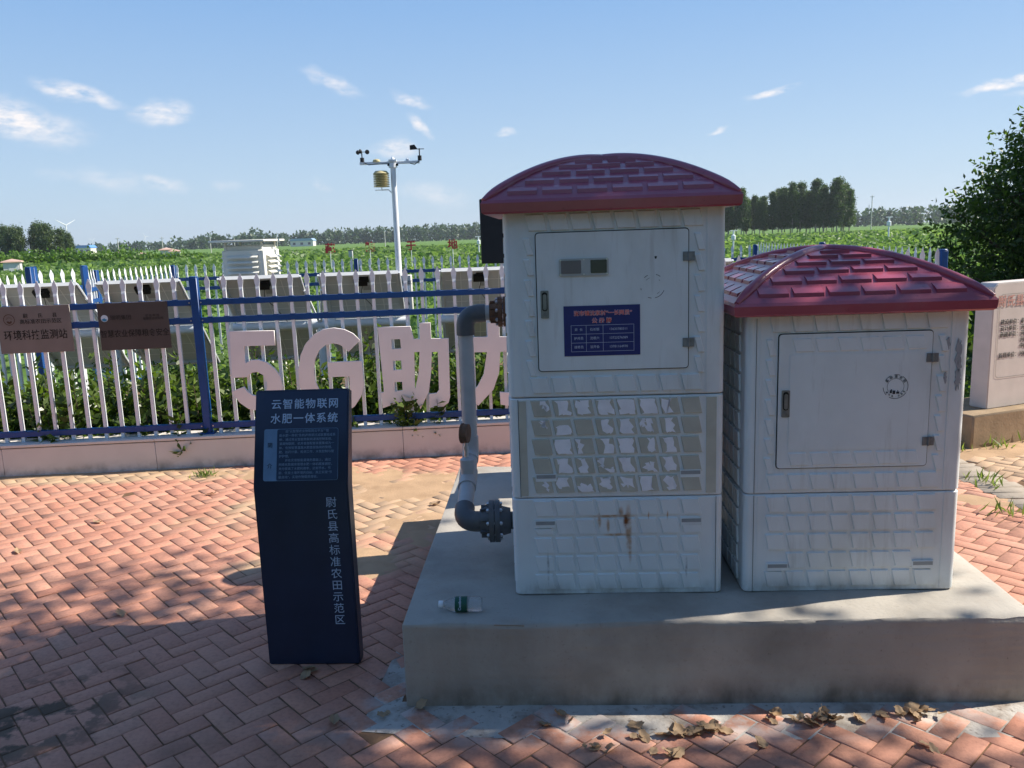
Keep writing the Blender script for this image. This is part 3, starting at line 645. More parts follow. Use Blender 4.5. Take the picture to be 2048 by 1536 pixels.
b = B(); b.cyl(L(along(A3, A4, .08)), L(along(A3, A4, .15)), .0315, n=22); obj('pipe_stub', b, pvc, pp)
b = B(); b.cyl(L(along(A1, A0, .08)), L(along(A1, A0, .22)), .033, n=22); obj('pipe_stub', b, pvcd, pp)
def flange(c, r, n, mat_):
    b = B(); X = Vector((1, 0, 0)); c = L(c)
    b.cyl(c-X*.020, c-X*.001, r, n=28); b.cyl(c+X*.001, c+X*.020, r, n=28)
    b.cyl(c-X*.055, c-X*.018, r*.58, r*.74, n=22); b.cyl(c+X*.018, c+X*.06, r*.74, r*.6, n=22)
    for k in range(n):
        a = 2*pi*(k+.5)/n; q = Vector((0, cos(a), sin(a)))
        b.box(c - X*.036 + q*r*.66, (.03, .005, r*.22), rot=Matrix.Rotation(a - pi/2, 3, 'X'))
    fl = obj('flange', b, mat_, pp)
    for k in range(n):
        a = 2*pi*(k+.5)/n + .2; q = c + Vector((0, cos(a), sin(a)))*r*.82; b = B()
        b.cyl(q-X*.030, q+X*.030, .0042, n=8)
        for s_ in (-1, 1): b.cyl(q+X*.021*s_, q+X*.028*s_, .0078, n=6)
        obj('bolt', b, bolt, fl, smooth=False)
flange(Vector((-.082, 2.97, .500)), .079, 8, pvcd)
flange(Vector((-.028, 3.40, 1.246)), .062, 8, rusty)
# tee and pressure gauge
TP = along(A1, A2, .27); d = (A2-A1).normalized()
b = B(); b.cyl(L(TP-d*.055), L(TP+d*.055), .0365, n=24); tee = obj('tee_fitting', b, pvc, pp)
b = B(); b.cyl(L(TP), L(TP+Vector((0, 0, .075))), .026, n=20); b.cyl(L(TP+Vector((0, 0, .05))), L(TP+Vector((0, 0, .085))), .029, n=20); b.cyl(L(TP+Vector((0, 0, .085))), L(TP+Vector((0, 0, .093))), .029, .012, n=20); obj('tee_branch', b, pvc, tee)
gt = TP + Vector((-.002, 0, .093)); ga = obj('pressure_gauge', (lambda b: b.cyl(L(gt), L(gt+Vector((0, 0, .03))), .008, n=10).cyl(L(gt+Vector((0, 0, .03))), L(gt+Vector((0, 0, .045))), .011, n=6).cyl(L(gt+Vector((0, 0, .045))), L(gt+Vector((0, 0, .062))), .007, n=10))(B()), bolt, pp)
gc_ = gt + Vector((0, 0, .098)); gx = Vector((cos(.25), -sin(.25), 0))
b = B(); b.cyl(L(gc_-gx*.012), L(gc_+gx*.012), .038, n=28); b.cyl(L(gc_-gx*.016), L(gc_-gx*.010), .041, n=28); obj('gauge_case', b, rusty, ga)
b = B(); b.cyl(L(gc_-gx*.0172), L(gc_-gx*.015), .035, n=28); obj('gauge_dial', b, paper, ga)

# ================================================================== PILLAR SIGN
ps = thing('sign_pillar', 'dark navy pillar sign with slanted top panel and white vertical lettering', 'sign', (-.948, 2.873, 0), R(-2.6))
PWd = .352
prof = [(0, 0), (0, .690), (.112, 1.020), (.118, 1.024), (.160, 1.012), (.062, .680), (.062, 0)]
b = B(); b.poly([(.004, y, z) for y, z in prof] + [(PWd-.004, y, z) for y, z in prof], [(6, 5, 4, 3, 2, 1, 0), (7, 8, 9, 10, 11, 12, 13)] + [(i, (i+1) % 7, 7+(i+1) % 7, 7+i) for i in range(7)])
bmesh.ops.bevel(b.bm, geom=list(b.bm.edges), offset=.005, segments=2, affect='EDGES')
b.box((PWd/2, .031, .004), (PWd-.02, .05, .008)); obj('pillar_body', b, navy, ps)
for k, ch in enumerate('尉氏县高标准农田示范区'): text(ps, ch, PWd-.068, .628-k*.0452, .041, navyt, bold=-.002, y=-.0013)
tl = math.atan2(.112, .330); RX = Matrix.Rotation(-tl, 3, 'X'); FO = Vector((0, 0, .690)); nrm = RX @ Vector((0, -1, 0))
def onface(x, s, o=.0012): return FO + Vector((x, 0, 0)) + RX @ Vector((0, 0, s)) + nrm*o
text(ps, '云智能物联网', 0, 0, .0385, navyt, rot=RX, loc=onface(.188, .298), bold=.012, space=1.18)
text(ps, '水肥一体系统', 0, 0, .0385, navyt, rot=RX, loc=onface(.186, .245), bold=.012, space=1.18)
def facepoly(pts, o0, o1):
    b = B(); n = len(pts); P = [onface(x, s, o0) for x, s in pts] + [onface(x, s, o1) for x, s in pts]
    return b.poly(P, [list(range(n)), list(range(2*n-1, n-1, -1))] + [[(i+1) % n, i, n+i, n+(i+1) % n] for i in range(n)])
pn = obj('text_panel', facepoly(rrect(.040, .022, .312, .210, .008), .0010, -.001), navytab, ps, smooth=False)
obj('text_field', facepoly(rrect(.0885, .0235, .3105, .2085, .006), .0016, -.0005), navyp, pn, smooth=False)
for ch, s in (('简', .150), ('介', .075)): text(pn, ch, 0, 0, .020, navy, rot=RX, loc=onface(.063, s, .0016))
BODY = ['　　由“云智慧农业物联网云平台”“智', '能水肥一体机”及机井首部过滤装置组成系', '统，通过将云智能物联网灌溉控制系统、', '灌溉物联网、机井首部配套装置集成为一', '体，有效智慧灌溉水肥首部施用的管理、', '肥、加药计量、检测工作、水泵控制与管', '护护理。', '　　并在实现智能灌溉的基础上，通过', '网络化数据库管理水肥一体机精准调控，', '充分提高了水肥利用率，达到节水、节', '能、优良土壤环境的目标，真正实现“节', '能自动”，实现作物提质增收。']
for k, ln_ in enumerate(BODY): text(pn, ln_, 0, 0, .0112, pm('sign_faint', (.20, .30, .43), .5, .05) if k == 0 else bpy.data.materials['sign_faint'], rot=RX, loc=onface(.096, .200-k*.0150, .0020), align='LEFT')

# ================================================================== WALL AND FENCES
fd = Vector((1, .06, 0)).normalized(); FYAW = math.atan2(.06, 1); fp0 = Vector((0, 5.96, 0))
wl = thing('low_wall', 'low pale stone-clad wall along the foot of the blue and white fence', 'wall', (0, 5.86, 0), FYAW)
b = B(); WH = .215
xs = [-7.6, -6.6, -5.6] + [-2.545-1.05*k for k in (2, 1, 0)][::1] + [-.80, .22, 1.27, 2.32, 3.22]
xs = sorted(xs)
for x0, x1 in zip(xs, xs[1:]): b.box(((x0+x1)/2, .1, WH/2-.04), (x1-x0-.0025, .2, WH+.05), bev=.002)
obj('wall_cladding', b, wall_m, wl)
b = B()
for x0, x1 in zip(xs, xs[1:]): b.box(((x0+x1)/2, .1, WH+.002), (x1-x0-.0015, .215, .02), bev=.003)
obj('coping', b, wall_m, wl)
def picket_mesh(zb, zt, tipw=.019):
    b = B(); w0 = .0112; zs = zt-.115
    # square tube then flattened spear head
    P = []
    for z, wx, wy in ((zb, w0, w0), (zs, w0, w0), (zs+.022, .013, .005), (zs+.055, tipw, .0022), (zs+.07, tipw, .0022), (zt, .002, .001)):
        P += [(-wx, -wy, z), (wx, -wy, z), (wx, wy, z), (-wx, wy, z)]
    F_ = [(3, 2, 1, 0), (20, 21, 22, 23)]
    for q in range(5): F_ += [(4*q+i, 4*q+(i+1) % 4, 4*q+4+(i+1) % 4, 4*q+4+i) for i in range(4)]
    b.poly(P, F_); return b
def make_fence(label, a, c, zb, ztop, rails, posts, pick0, npick, group='blue and white fence runs', pitch=.1148, posth=None, cat='fence', name='metal_fence'):
    a, c = Vector(a), Vector(c); dv = c-a; ln_ = dv.length; yaw = math.atan2(dv.y, dv.x)
    fe = thing(name, label, cat, (a.x, a.y, 0), yaw, group)
    pk = None
    for i in range(npick):
        x = pick0 + i*pitch
        if any(abs(x-q) < .035 for q in posts): continue
        if pk is None: pk = obj('picket', picket_mesh(zb, ztop), whitem, fe, smooth=False); pk.location = (x, 0, 0)
        else: k = pk.copy(); COL.objects.link(k); k.parent = fe; k.location = (x, 0, 0)
        pk_x = x
    ends = sorted(posts)
    segs = list(zip(ends, ends[1:])) if len(ends) > 1 else [(0, ln_)]
    for z in rails:
        for x0, x1 in segs:
            b = B(); b.box(((x0+x1)/2, 0, z), (x1-x0-.03, .034, .040), bev=.003)
            for i in range(npick):   # little collars where pickets pass
                x = pick0 + i*pitch
                if x0 < x < x1: b.box((x, 0, z+.021), (.034, .030, .007), bev=.001)
            obj('rail', b, bluem, fe)
    for x in posts:
        b = B(); ph = posth or ztop-.012; b.box((x, 0, (ph+zb-.02)/2), (.054, .054, ph-zb+.02), bev=.004); b.box((x, 0, ph+.004), (.05, .05, .012), bev=.004)
        b.box((x, 0, zb+.004), (.10, .10, .012), bev=.002)
        p_ = obj('post', b, bluem, fe)
        b = B()
        for z in rails:
            for s_ in (-1, 1): b.cyl((x+s_*.040, -.016, z), (x+s_*.040, -.0195, z), .005, n=8)
        if name == 'metal_fence': obj('screw', b, bolt, p_)
        else: b.bm.free()
    return fe
FA = fp0 + fd*(-4.42); FB = fp0 + fd*3.21
make_fence('front run of blue railed fence with white spear pickets, carrying plaques and big letters', FA, FB, .225, 1.357, (.282, 1.040, 1.166), [0, 2.22, 4.50, 6.75, 7.63], .013, 67, posth=1.338)
BL, BR = (-4.22, 10.55, 0), (3.24, 10.95, 0)
make_fence('far run of blue and white fence at the back, along the green field', BL, BR, -.02, 1.335, (.06, 1.03, 1.15), [.0, 2.29, 4.6, 6.9, 7.47], .05, 65)
make_fence('right side run of fence seen edge on beyond the shorter cabinet roof', (3.2, 6.22, 0), (3.24, 10.93, 0), .0, 1.36, (.26, 1.03, 1.15), [2.35], .115, 40, posth=1.372)
make_fence('left side run of fence from the far corner to the open gate, pickets lit white', (-4.22, 10.53, 0), (-4.37, 8.87, 0), -.02, 1.345, (.06, 1.03, 1.15), [1.67], .06, 14)
make_fence('left near run of fence with four sunlit pickets beside the twin blue posts', (-4.40, 5.74, 0), (-4.40, 7.70, 0), .0, 1.36, (.26, .93, 1.12), [1.96, 1.96+.062], .12, 16, posth=1.41)
make_fence('open gate leaf with four white pickets between the twin posts and the slim post', (-4.39, 7.78, 0), (-4.13, 8.12, 0), .05, 1.385, (.12, 1.05, 1.2), [.45], .04, 4, group='open gate leaves', posth=1.40, cat='gate', name='gate_leaf', pitch=.1)
make_fence('open gate leaf turned edge on in front of the left fence post', (-4.37, 8.85, 0), (-4.24, 8.36, 0), .05, 1.36, (.12, 1.03, 1.15), [], .06, 4, group='open gate leaves', cat='gate', name='gate_leaf')

# plaques on the front fence
def plaque(s0, s1, z0, z1, m, name, label):
    q = fp0 + fd*((s0+s1)/2) + Vector((0, -.022, (z0+z1)/2)); t_ = thing(name, label, 'plaque', q, FYAW, 'bronze plaques on the fence')
    b = B(); b.box((0, 0, 0), (s1-s0, .006, z1-z0), bev=.0015); obj('plate', b, m, t_); return t_
p1 = plaque(-3.545, -3.050, .862, 1.188, brownm, 'metal_plaque', 'lighter bronze plaque with sun emblem hung on the fence at far left')
ringm = pm('emblem_bronze', (.085, .045, .03), .5, .1)
b = B(); ring(b, -.165, .072, .034, .0385, 0, 2*pi, -.0042, 0, 40)
for k in range(9):
    a = R(10 + k*20); b.poly([(-.165+.012*cos(a-.1), -.0042, .072+.012*sin(a-.1)), (-.165+.03*cos(a), -.0042, .072+.03*sin(a)), (-.165+.012*cos(a+.1), -.0042, .072+.012*sin(a+.1))], [(0, 1, 2)])
ring(b, -.165, .062, .004, .018, pi, 2*pi, -.0042, 0, 12); obj('emblem', b, ringm, p1, smooth=False)
text(p1, '尉　　氏　　县', .045, .093, .034, inkm, y=-.0040, bold=.003, space=.92)
text(p1, '高标准农田示范区', .045, .053, .0355, inkm, y=-.0040, bold=.002)
text(p1, '环境科技监测站', .0, -.042, .072, inkm, y=-.0040, bold=.009, sx=.85, space=1.0)
p2 = plaque(-2.866, -2.387, .857, 1.186, brownd, 'metal_plaque', 'darker bronze plaque with round blue and white logo hung on the fence')
lg = B(); lg.prism([(-.196+.024*cos(a), .06+.024*sin(a)) for a in np.linspace(0, 2*pi, 28, endpoint=False)][::-1], -.0045, -.002); lo = obj('logo', lg, pm('logo_white', (.6, .7, .78), .4, .05), p2)
lg = B(); lg.prism([(-.216, .052), (-.196, .062), (-.190, .056), (-.178, .051), (-.184, .042), (-.196, .038), (-.208, .042)][::1], -.0052, -.004); obj('logo_mark', lg, pm('logo_blue', (.04, .25, .45), .4, .05), lo, smooth=False)
darkink = pm('plaque_ink_dull', (.030, .024, .023), .6, .1)
text(p2, '瑞明集团', -.085, .06, .036, darkink, y=-.0040, bold=.012)
text(p2, '农 业 科 技', .13, .068, .020, darkink, y=-.0040); text(p2, '智慧农业研究院', .135, .047, .020, darkink, y=-.0040)
text(p2, '智慧农业保障粮食安全', .0, -.053, .056, inkm, y=-.0040, bold=.007, sx=.84)

# big letters: outlines in the fence plane
def letter(name, label, splines, depth=.022):
    cu = bpy.data.curves.new('c', 'CURVE'); cu.dimensions = '2D'; cu.fill_mode = 'BOTH'; cu.extrude = depth/2; cu.bevel_depth = .0015; cu.bevel_resolution = 1
    for pts in splines:
        sp = cu.splines.new('POLY'); sp.points.add(len(pts)-1); sp.use_cyclic_u = True
        for i, (x, z) in enumerate(pts): sp.points[i].co = (x, z, 0, 1)
    o = bpy.data.objects.new('c', cu); COL.objects.link(o); me = bpy.data.meshes.new_from_object(o.evaluated_get(bpy.context.evaluated_depsgraph_get()))
    bpy.data.objects.remove(o); me.transform(Matrix.Rotation(pi/2, 4, 'X')); me.name = name; me.materials.clear()
    xm = sum(p_[0] for p_ in splines[0])/len(splines[0]); me.transform(Matrix.Translation((-xm, 0, 0)))
    q = fp0 + fd*xm + Vector((0, -.048, 0)); ob = link(name, me, letterm, None, False); ob.location = q; ob.rotation_euler = (0, 0, FYAW)
    return tag(ob, label, 'letter', 'big sign letters on the fence')
letter('sign_letter', 'big pinkish white figure 5 fixed to the front fence', [[(-1.968, 0.959), (-1.663, 0.951), (-1.664, 0.849), (-1.879, 0.853), (-1.879, 0.729), (-1.841, 0.748), (-1.788, 0.75), (-1.731, 0.728), (-1.682, 0.683), (-1.647, 0.627), (-1.635, 0.552), (-1.646, 0.484), (-1.683, 0.431), (-1.746, 0.396), (-1.82, 0.386), (-1.885, 0.402), (-1.94, 0.447), (-1.973, 0.496), (-1.988, 0.531), (-1.906, 0.56), (-1.881, 0.522), (-1.85, 0.497), (-1.811, 0.489), (-1.77, 0.503), (-1.743, 0.543), (-1.739, 0.59), (-1.758, 0.639), (-1.8, 0.665), (-1.839, 0.663), (-1.878, 0.632), (-1.976, 0.631)]])
letter('sign_letter', 'big pinkish white letter G fixed to the front fence', [[(-1.07, 0.859), (-1.114, 0.908), (-1.174, 0.94), (-1.246, 0.954), (-1.319, 0.946), (-1.387, 0.913), (-1.451, 0.848), (-1.491, 0.769), (-1.515, 0.662), (-1.514, 0.553), (-1.488, 0.456), (-1.434, 0.384), (-1.363, 0.339), (-1.29, 0.327), (-1.209, 0.343), (-1.139, 0.384), (-1.09, 0.451), (-1.064, 0.532), (-1.066, 0.71), (-1.307, 0.71), (-1.307, 0.606), (-1.16, 0.605), (-1.163, 0.516), (-1.191, 0.463), (-1.235, 0.441), (-1.289, 0.437), (-1.341, 0.46), (-1.378, 0.503), (-1.403, 0.575), (-1.409, 0.657), (-1.394, 0.738), (-1.36, 0.801), (-1.311, 0.838), (-1.254, 0.847), (-1.208, 0.833), (-1.177, 0.806), (-1.155, 0.782)]])
letter('sign_letter', 'big pinkish white third character with three small window holes, right of the G', [[(-0.938, 0.945), (-0.709, 0.943), (-0.691, 0.85), (-0.645, 0.851), (-0.644, 0.963), (-0.567, 0.962), (-0.567, 0.849), (-0.444, 0.846), (-0.453, 0.421), (-0.466, 0.38), (-0.504, 0.354), (-0.6, 0.35), (-0.601, 0.449), (-0.547, 0.451), (-0.528, 0.473), (-0.522, 0.755), (-0.568, 0.754), (-0.58, 0.607), (-0.603, 0.47), (-0.668, 0.344), (-0.698, 0.412), (-0.821, 0.4), (-0.936, 0.363), (-0.944, 0.474), (-0.921, 0.476)], [(-0.85, 0.858), (-0.784, 0.857), (-0.782, 0.785), (-0.849, 0.785)], [(-0.849, 0.705), (-0.784, 0.703), (-0.784, 0.634), (-0.848, 0.632)], [(-0.846, 0.55), (-0.788, 0.549), (-0.788, 0.482), (-0.846, 0.478)], [(-0.693, 0.759), (-0.652, 0.76), (-0.666, 0.61), (-0.696, 0.495), (-0.702, 0.495)]])
letter('sign_letter', 'big pinkish white last character half hidden by the upright pipe and taller cabinet', [[(-0.352, 0.849), (-0.163, 0.844), (-0.162, 0.946), (-0.079, 0.945), (-0.078, 0.842), (0.067, 0.839), (0.073, 0.404), (0.058, 0.355), (0.016, 0.329), (-0.087, 0.348), (-0.09, 0.439), (-0.029, 0.432), (-0.011, 0.456), (-0.011, 0.735), (-0.078, 0.736), (-0.092, 0.585), (-0.137, 0.462), (-0.251, 0.349), (-0.31, 0.421), (-0.245, 0.495), (-0.201, 0.576), (-0.17, 0.737), (-0.354, 0.743)]])

# ================================================================== SOLAR PANELS
def solar_stand(label, x0):
    y0 = 6.96 + .06*(x0+1)
    st = thing('solar_panel_stand', label, 'solar panel', (x0, y0, 0), FYAW, 'solar panel stands behind the front fence')
    zt, zb, dy = 1.30, .49, .90; tl_ = math.atan2(dy, zt-zb); Lp = math.hypot(dy, zt-zb); RXp = Matrix.Rotation(tl_, 3, 'X'); top = Vector((0, 0, zt))
    def at(x, s, o=0.): return top + Vector((x, 0, 0)) + RXp @ Vector((0, -o, -s))   # s down the slope, o towards the viewer (back side)
    for col in (0, 1):
        for row in (0, 1):
            x_ = col*.815; s0 = row*(Lp/2+.012); s1 = s0 + Lp/2 - .012; wd = .645
            b = B()
            def slab(xa, xb, sa, sb, oa, ob_):
                P = [at(xx, ss, oo) for oo in (oa, ob_) for xx, ss in ((xa, sa), (xb, sa), (xb, sb), (xa, sb))]
                b.poly(P, [(0, 1, 2, 3), (7, 6, 5, 4), (0, 4, 5, 1), (1, 5, 6, 2), (2, 6, 7, 3), (3, 7, 4, 0)])
            slab(x_, x_+wd, s0, s0+.022, -.002, .034); slab(x_, x_+wd, s1-.022, s1, -.002, .034); slab(x_, x_+.022, s0+.0225, s1-.0225, -.002, .034); slab(x_+wd-.022, x_+wd, s0+.0225, s1-.0225, -.002, .034)
            fr = obj('panel_frame', b, alum, st, smooth=False)
            b = B(); slab(x_+.0225, x_+wd-.0225, s0+.0225, s1-.0225, .003, .006); bk = obj('backsheet', b, backs, fr, smooth=False)
            b = B()
            for k in range(1, 4): slab(x_+.03, x_+wd-.03, s0+k*(s1-s0)/4-.0028, s0+k*(s1-s0)/4+.0028, .0062, .0072)
            for k in range(1, 4): slab(x_+k*wd/4-.0028, x_+k*wd/4+.0028, s0+.03, s1-.03, .0066, .0078)
            obj('grid_lines', b, gridl, fr, smooth=False)
            b = B(); slab(x_+.01, x_+wd-.01, s0+.01, s1-.01, -.001, .0025); obj('cell_face', b, cellm, fr, smooth=False)
            if row == 0:
                b = B(); slab(x_+wd/2-.055, x_+wd/2+.055, s0+.075, s0+.15, .006, .032); slab(x_+wd/2-.03, x_+wd/2+.07, s0+.05, s0+.11, .006, .026); obj('junction_box', b, blackm, fr, smooth=False)
                b = B(); slab(x_+wd/2+.01, x_+wd/2+.075, s0+.17, s0+.235, .0062, .0075); obj('type_label', b, pvc, fr, smooth=False)
                c0 = at(x_+wd/2+.01, s0+.15, .03); b = B(); b.tube([c0, at(x_+wd/2-.01, s0+.25, .045), at(x_+wd/2+.05, s0+.38, .04), at(x_+wd/2+.12, s1, .05)], .003, 6); obj('cable', b, blackm, fr)
    for x_ in (-.012, .655, .803, 1.470):   # side bars of the frame
        b = B(); P0, P1 = at(x_, .0, .02), at(x_, Lp, .02); b.cyl(P0, P1, .010, n=6); obj('side_bar', b, whitem, st)
    m = at(0, Lp/2, .075)
    b = B(); b.cyl(Vector((-.03, m.y, m.z)), Vector((1.49, m.y, m.z)), .037, n=20); b.cyl(Vector((.62, m.y, m.z)), Vector((.86, m.y, m.z)), .048, n=20); obj('torque_tube', b, whitem, st)
    b = B(); b.cyl((.73, m.y, -.05), (.73, m.y, m.z), .040, n=18); po = obj('support_post', b, whitem, st)
    for k in range(4):
        b = B(); b.cyl((.73-.05, m.y, .62-k*.13), (.73-.035, m.y, .62-k*.13), .014, n=8); obj('bolt', b, blackm, po)
    for s_ in (.18, Lp-.18):
        b = B(); b.cyl(Vector((.73, m.y, m.z-.02)), at(.66, s_, .03), .011, n=8); b.cyl(Vector((.73, m.y, m.z-.02)), at(.80, s_, .03), .011, n=8); obj('brace', b, whitem, st)
    return st
solar_stand('tilted solar panels behind the two bronze plaques, leftmost of the stands', -4.165)
solar_stand('tilted solar panels behind the letter 5 and the letter G', -2.375)
solar_stand('tilted solar panels half hidden by the left edge of the taller cabinet', -.560)
solar_stand('tilted solar panels showing between the taller cabinet and shorter red roof', 1.262)

# ================================================================== LOUVERED SCREEN
ss = thing('weather_screen', 'cream louvered weather instrument shelter with flat roof, behind the fence', 'weather shelter', (-2.67, 8.75, 0), R(-5))
b = B(); b.box((0, 0, 1.27), (.44, .44, .46), bev=.008); b.box((0, 0, 1.515), (.38, .38, .07), bev=.01); obj('shelter_box', b, louv, ss)
b = B(); b.box((-.03, 0, 1.592), (.58, .60, .022), bev=.004); obj('shelter_roof', b, louv, ss)
for sx in (-1, 1):
    for sy in (-1, 1):
        b = B(); b.cyl((sx*.19, sy*.19, 1.50), (sx*.19, sy*.19, 1.585), .014, n=8); obj('roof_spacer', b, louv, ss)
        b = B(); b.box((sx*.19, sy*.19, .5), (.04, .04, 1.1)); obj('leg', b, louv, ss)
for k in range(4):
    b = B(); Rk = Matrix.Rotation(k*pi/2, 3, 'Z')
    for j in range(8):
        z = 1.085 + j*.052; P = [(-.16, -.222, z), (.16, -.222, z), (.16, -.262, z-.022), (-.16, -.262, z-.022), (-.16, -.262, z-.030), (.16, -.262, z-.030), (.16, -.222, z-.008), (-.16, -.222, z-.008)]
        P = [tuple(Rk @ Vector(q)) for q in P]; b.poly(P, [(0, 1, 2, 3), (3, 2, 5, 4), (4, 5, 6, 7), (0, 3, 4, 7), (1, 6, 5, 2)])
    obj('louver_set', b, louv, ss, smooth=False)

# ================================================================== WEATHER MAST
wm = thing('weather_mast', 'white weather station mast with anemometer, wind vane and cross arm', 'weather station', (-1.175, 9.0, 0), R(2))
b = B(); b.cyl((0, 0, -.05), (0, 0, 2.32), .037, .028, n=20); b.cyl((0, 0, 2.30), (0, 0, 2.345), .045, n=16); obj('mast_pole', b, whitem, wm)
b = B(); b.box((-.03, 0, 2.352), (.63, .034, .028), bev=.003); obj('cross_arm', b, whitem, wm)
b = B(); b.box((0, 0, 2.33), (.11, .06, .02)); obj('clamp', b, blackm, wm)
an = obj('anemometer', (lambda b: b.cyl((-.318, 0, 2.366), (-.318, 0, 2.41), .022, n=14).cyl((-.318, 0, 2.41), (-.318, 0, 2.472), .006, n=8))(B()), blackm, wm)
b = B()
for a in (.3, 2.4, 4.5):
    q = Vector((-.318+.058*cos(a), .058*sin(a), 2.47)); b.cyl((-.318, 0, 2.47), q, .003, n=6)
    tdir = Vector((-sin(a), cos(a), 0)); n_ = 12
    for i in range(4):
        r0, r1 = .024*cos(i/4*pi/2), .024*cos((i+1)/4*pi/2); b.tube([q + tdir*.024*sin(i/4*pi/2), q + tdir*.024*sin((i+1)/4*pi/2)], [r0, max(r1, .001)], n_, cap=(i == 0))
obj('wind_cups', b, blackm, an)
wv = obj('wind_vane', (lambda b: b.cyl((.285, 0, 2.366), (.285, 0, 2.416), .021, n=14).cyl((.285, 0, 2.416), (.285, 0, 2.49), .006, n=8).cyl((.20, .02, 2.485), (.335, -.01, 2.482), .004, n=8))(B()), blackm, wm)
b = B(); b.prism([(.185, 2.478), (.185, 2.525), (.235, 2.532), (.268, 2.482)], .018, .022); obj('vane_tail', b, blackm, wv, smooth=False)
b = B(); b.lathe([(.04, 2.366), (.036, 2.385), (.02, 2.392), (.004, 2.395)], (-.17, 0, 0)); obj('rain_sensor', b, shieldm, wm)
b = B(); b.lathe([(.022, 2.366), (.020, 2.395), (.008, 2.41)], (0, 0, 0)); b.box((.0, -.02, 2.372), (.08, .05, .02)); obj('sun_sensor', b, whitem, wm)
b = B(); b.lathe([(.02, 2.366), (.018, 2.385), (.008, 2.395)], (.155, 0, 0)); obj('sun_sensor', b, whitem, wm)
b = B()
for k in range(8): b.lathe([(.055, 0), (.085, -.004), (.082, -.012), (.055, -.004)], (-.13, 0, 2.245-k*.018))
b.lathe([(.082, 2.245), (.06, 2.27), (.01, 2.275)], (-.13, 0, 0)); rs = obj('radiation_shield', b, shieldm, wm)
b = B(); b.tube([(-.13, 0, 2.10), (-.13, 0, 2.075), (-.06, 0, 2.075), (-.02, 0, 2.035)], .006, 8); b.cyl((-.2, 0, 2.075), (-.06, 0, 2.075), .004, n=6); obj('shield_bracket', b, whitem, wm)
b = B(); b.tube([(-.30, -.02, 2.36), (-.25, -.02, 2.335), (-.12, -.02, 2.34), (-.03, -.03, 2.34)], .004, 6); b.tube([(.28, -.02, 2.36), (.23, -.02, 2.325), (.18, -.02, 2.34)], .004, 6); obj('cable', b, blackm, wm)
b = B(); b.box((.0, -.10, .98), (.28, .14, .40), bev=.006); cbx = obj('control_box', b, pm('box_grey', (.55, .55, .53), .45, .05), wm)
text(cbx, '高效节水示范区', .0, 1.10, .042, inkm, y=-.172, bold=.01)
b = B(); b.box((.02, -.172, 1.025), (.20, .004, .085)); obj('box_label', b, paper, cbx); text(cbx, '5G', .05, 1.025, .05, inkm, y=-.1755, bold=.008); text(cbx, '监测设备', .03, .88, .042, inkm, y=-.172, bold=.01)
b = B(); b.cyl((.11, -.17, .985), (.11, -.18, .985), .012, n=10); obj('box_lock', b, blackm, cbx)

# black display board behind the taller cabinet
lb = thing('display_board', 'black display board on two posts, mostly hidden behind the taller cabinet', 'board', (.45, 8.0, 0), R(3))
b = B(); b.box((0, 0, 1.60), (1.40, .10, .60), bev=.008); obj('screen_case', b, blackm, lb)
for x in (-.5, .5): b = B(); b.cyl((x, .0, -.05), (x, .0, 1.30), .03, n=12); obj('leg', b, whitem, lb)

# ================================================================== STONE STELE
st_ = thing('stone_tablet', 'pale stone tablet with red heading and black project lettering, at right edge', 'stone sign', (3.335, 5.69, 0), R(21))
b = B(); b.box((.62, .13, .09), (1.75, .48, .29), bev=.012); obj('stone_base', b, pm('base_tan', (.30, .22, .14), .85, .2, 7, .4, 60, .2), st_)
pts = [(0, .235), (0, 1.085), (.035, 1.118), (1.30, 1.128), (1.335, 1.09), (1.335, .235)]
b = B(); b.prism(pts[::-1], 0, .145); bmesh.ops.bevel(b.bm, geom=list(b.bm.edges), offset=.006, segments=2, affect='EDGES'); obj('slab', b, stone, st_)
b = B(); pts = rrect(.055, .45, 1.28, 1.04, .03, 3); q = rrect(.060, .455, 1.275, 1.035, .027, 3); n_ = len(pts)
b.poly([(x, -.003, z) for x, z in pts] + [(x, -.003, z) for x, z in q], [(i, (i+1) % n_, n_+(i+1) % n_, n_+i) for i in range(n_)]); obj('engraved_border', b, pm('engrave', (.38, .34, .31), .8, .1), st_, smooth=False)
text(st_, '尉氏县高标准农田', .035, .985, .085, pm('faded_red', (.52, .28, .24), .7, .1), y=-.003, bold=.012, align='LEFT')
for k, s_ in enumerate(('建设单位：尉氏县农业农村局', '设计单位：河南省水利设计公司', '承建单位：河南水利建设公司', '　　　　　河南建设工程公司', '　　　　　中国通信河南分公司', '监理单位：河南工程监理公司')):
    text(st_, s_, .075, .842-k*.0445 - (.012 if k == 5 else 0), .040, inkm, y=-.003, align='LEFT', bold=.0)

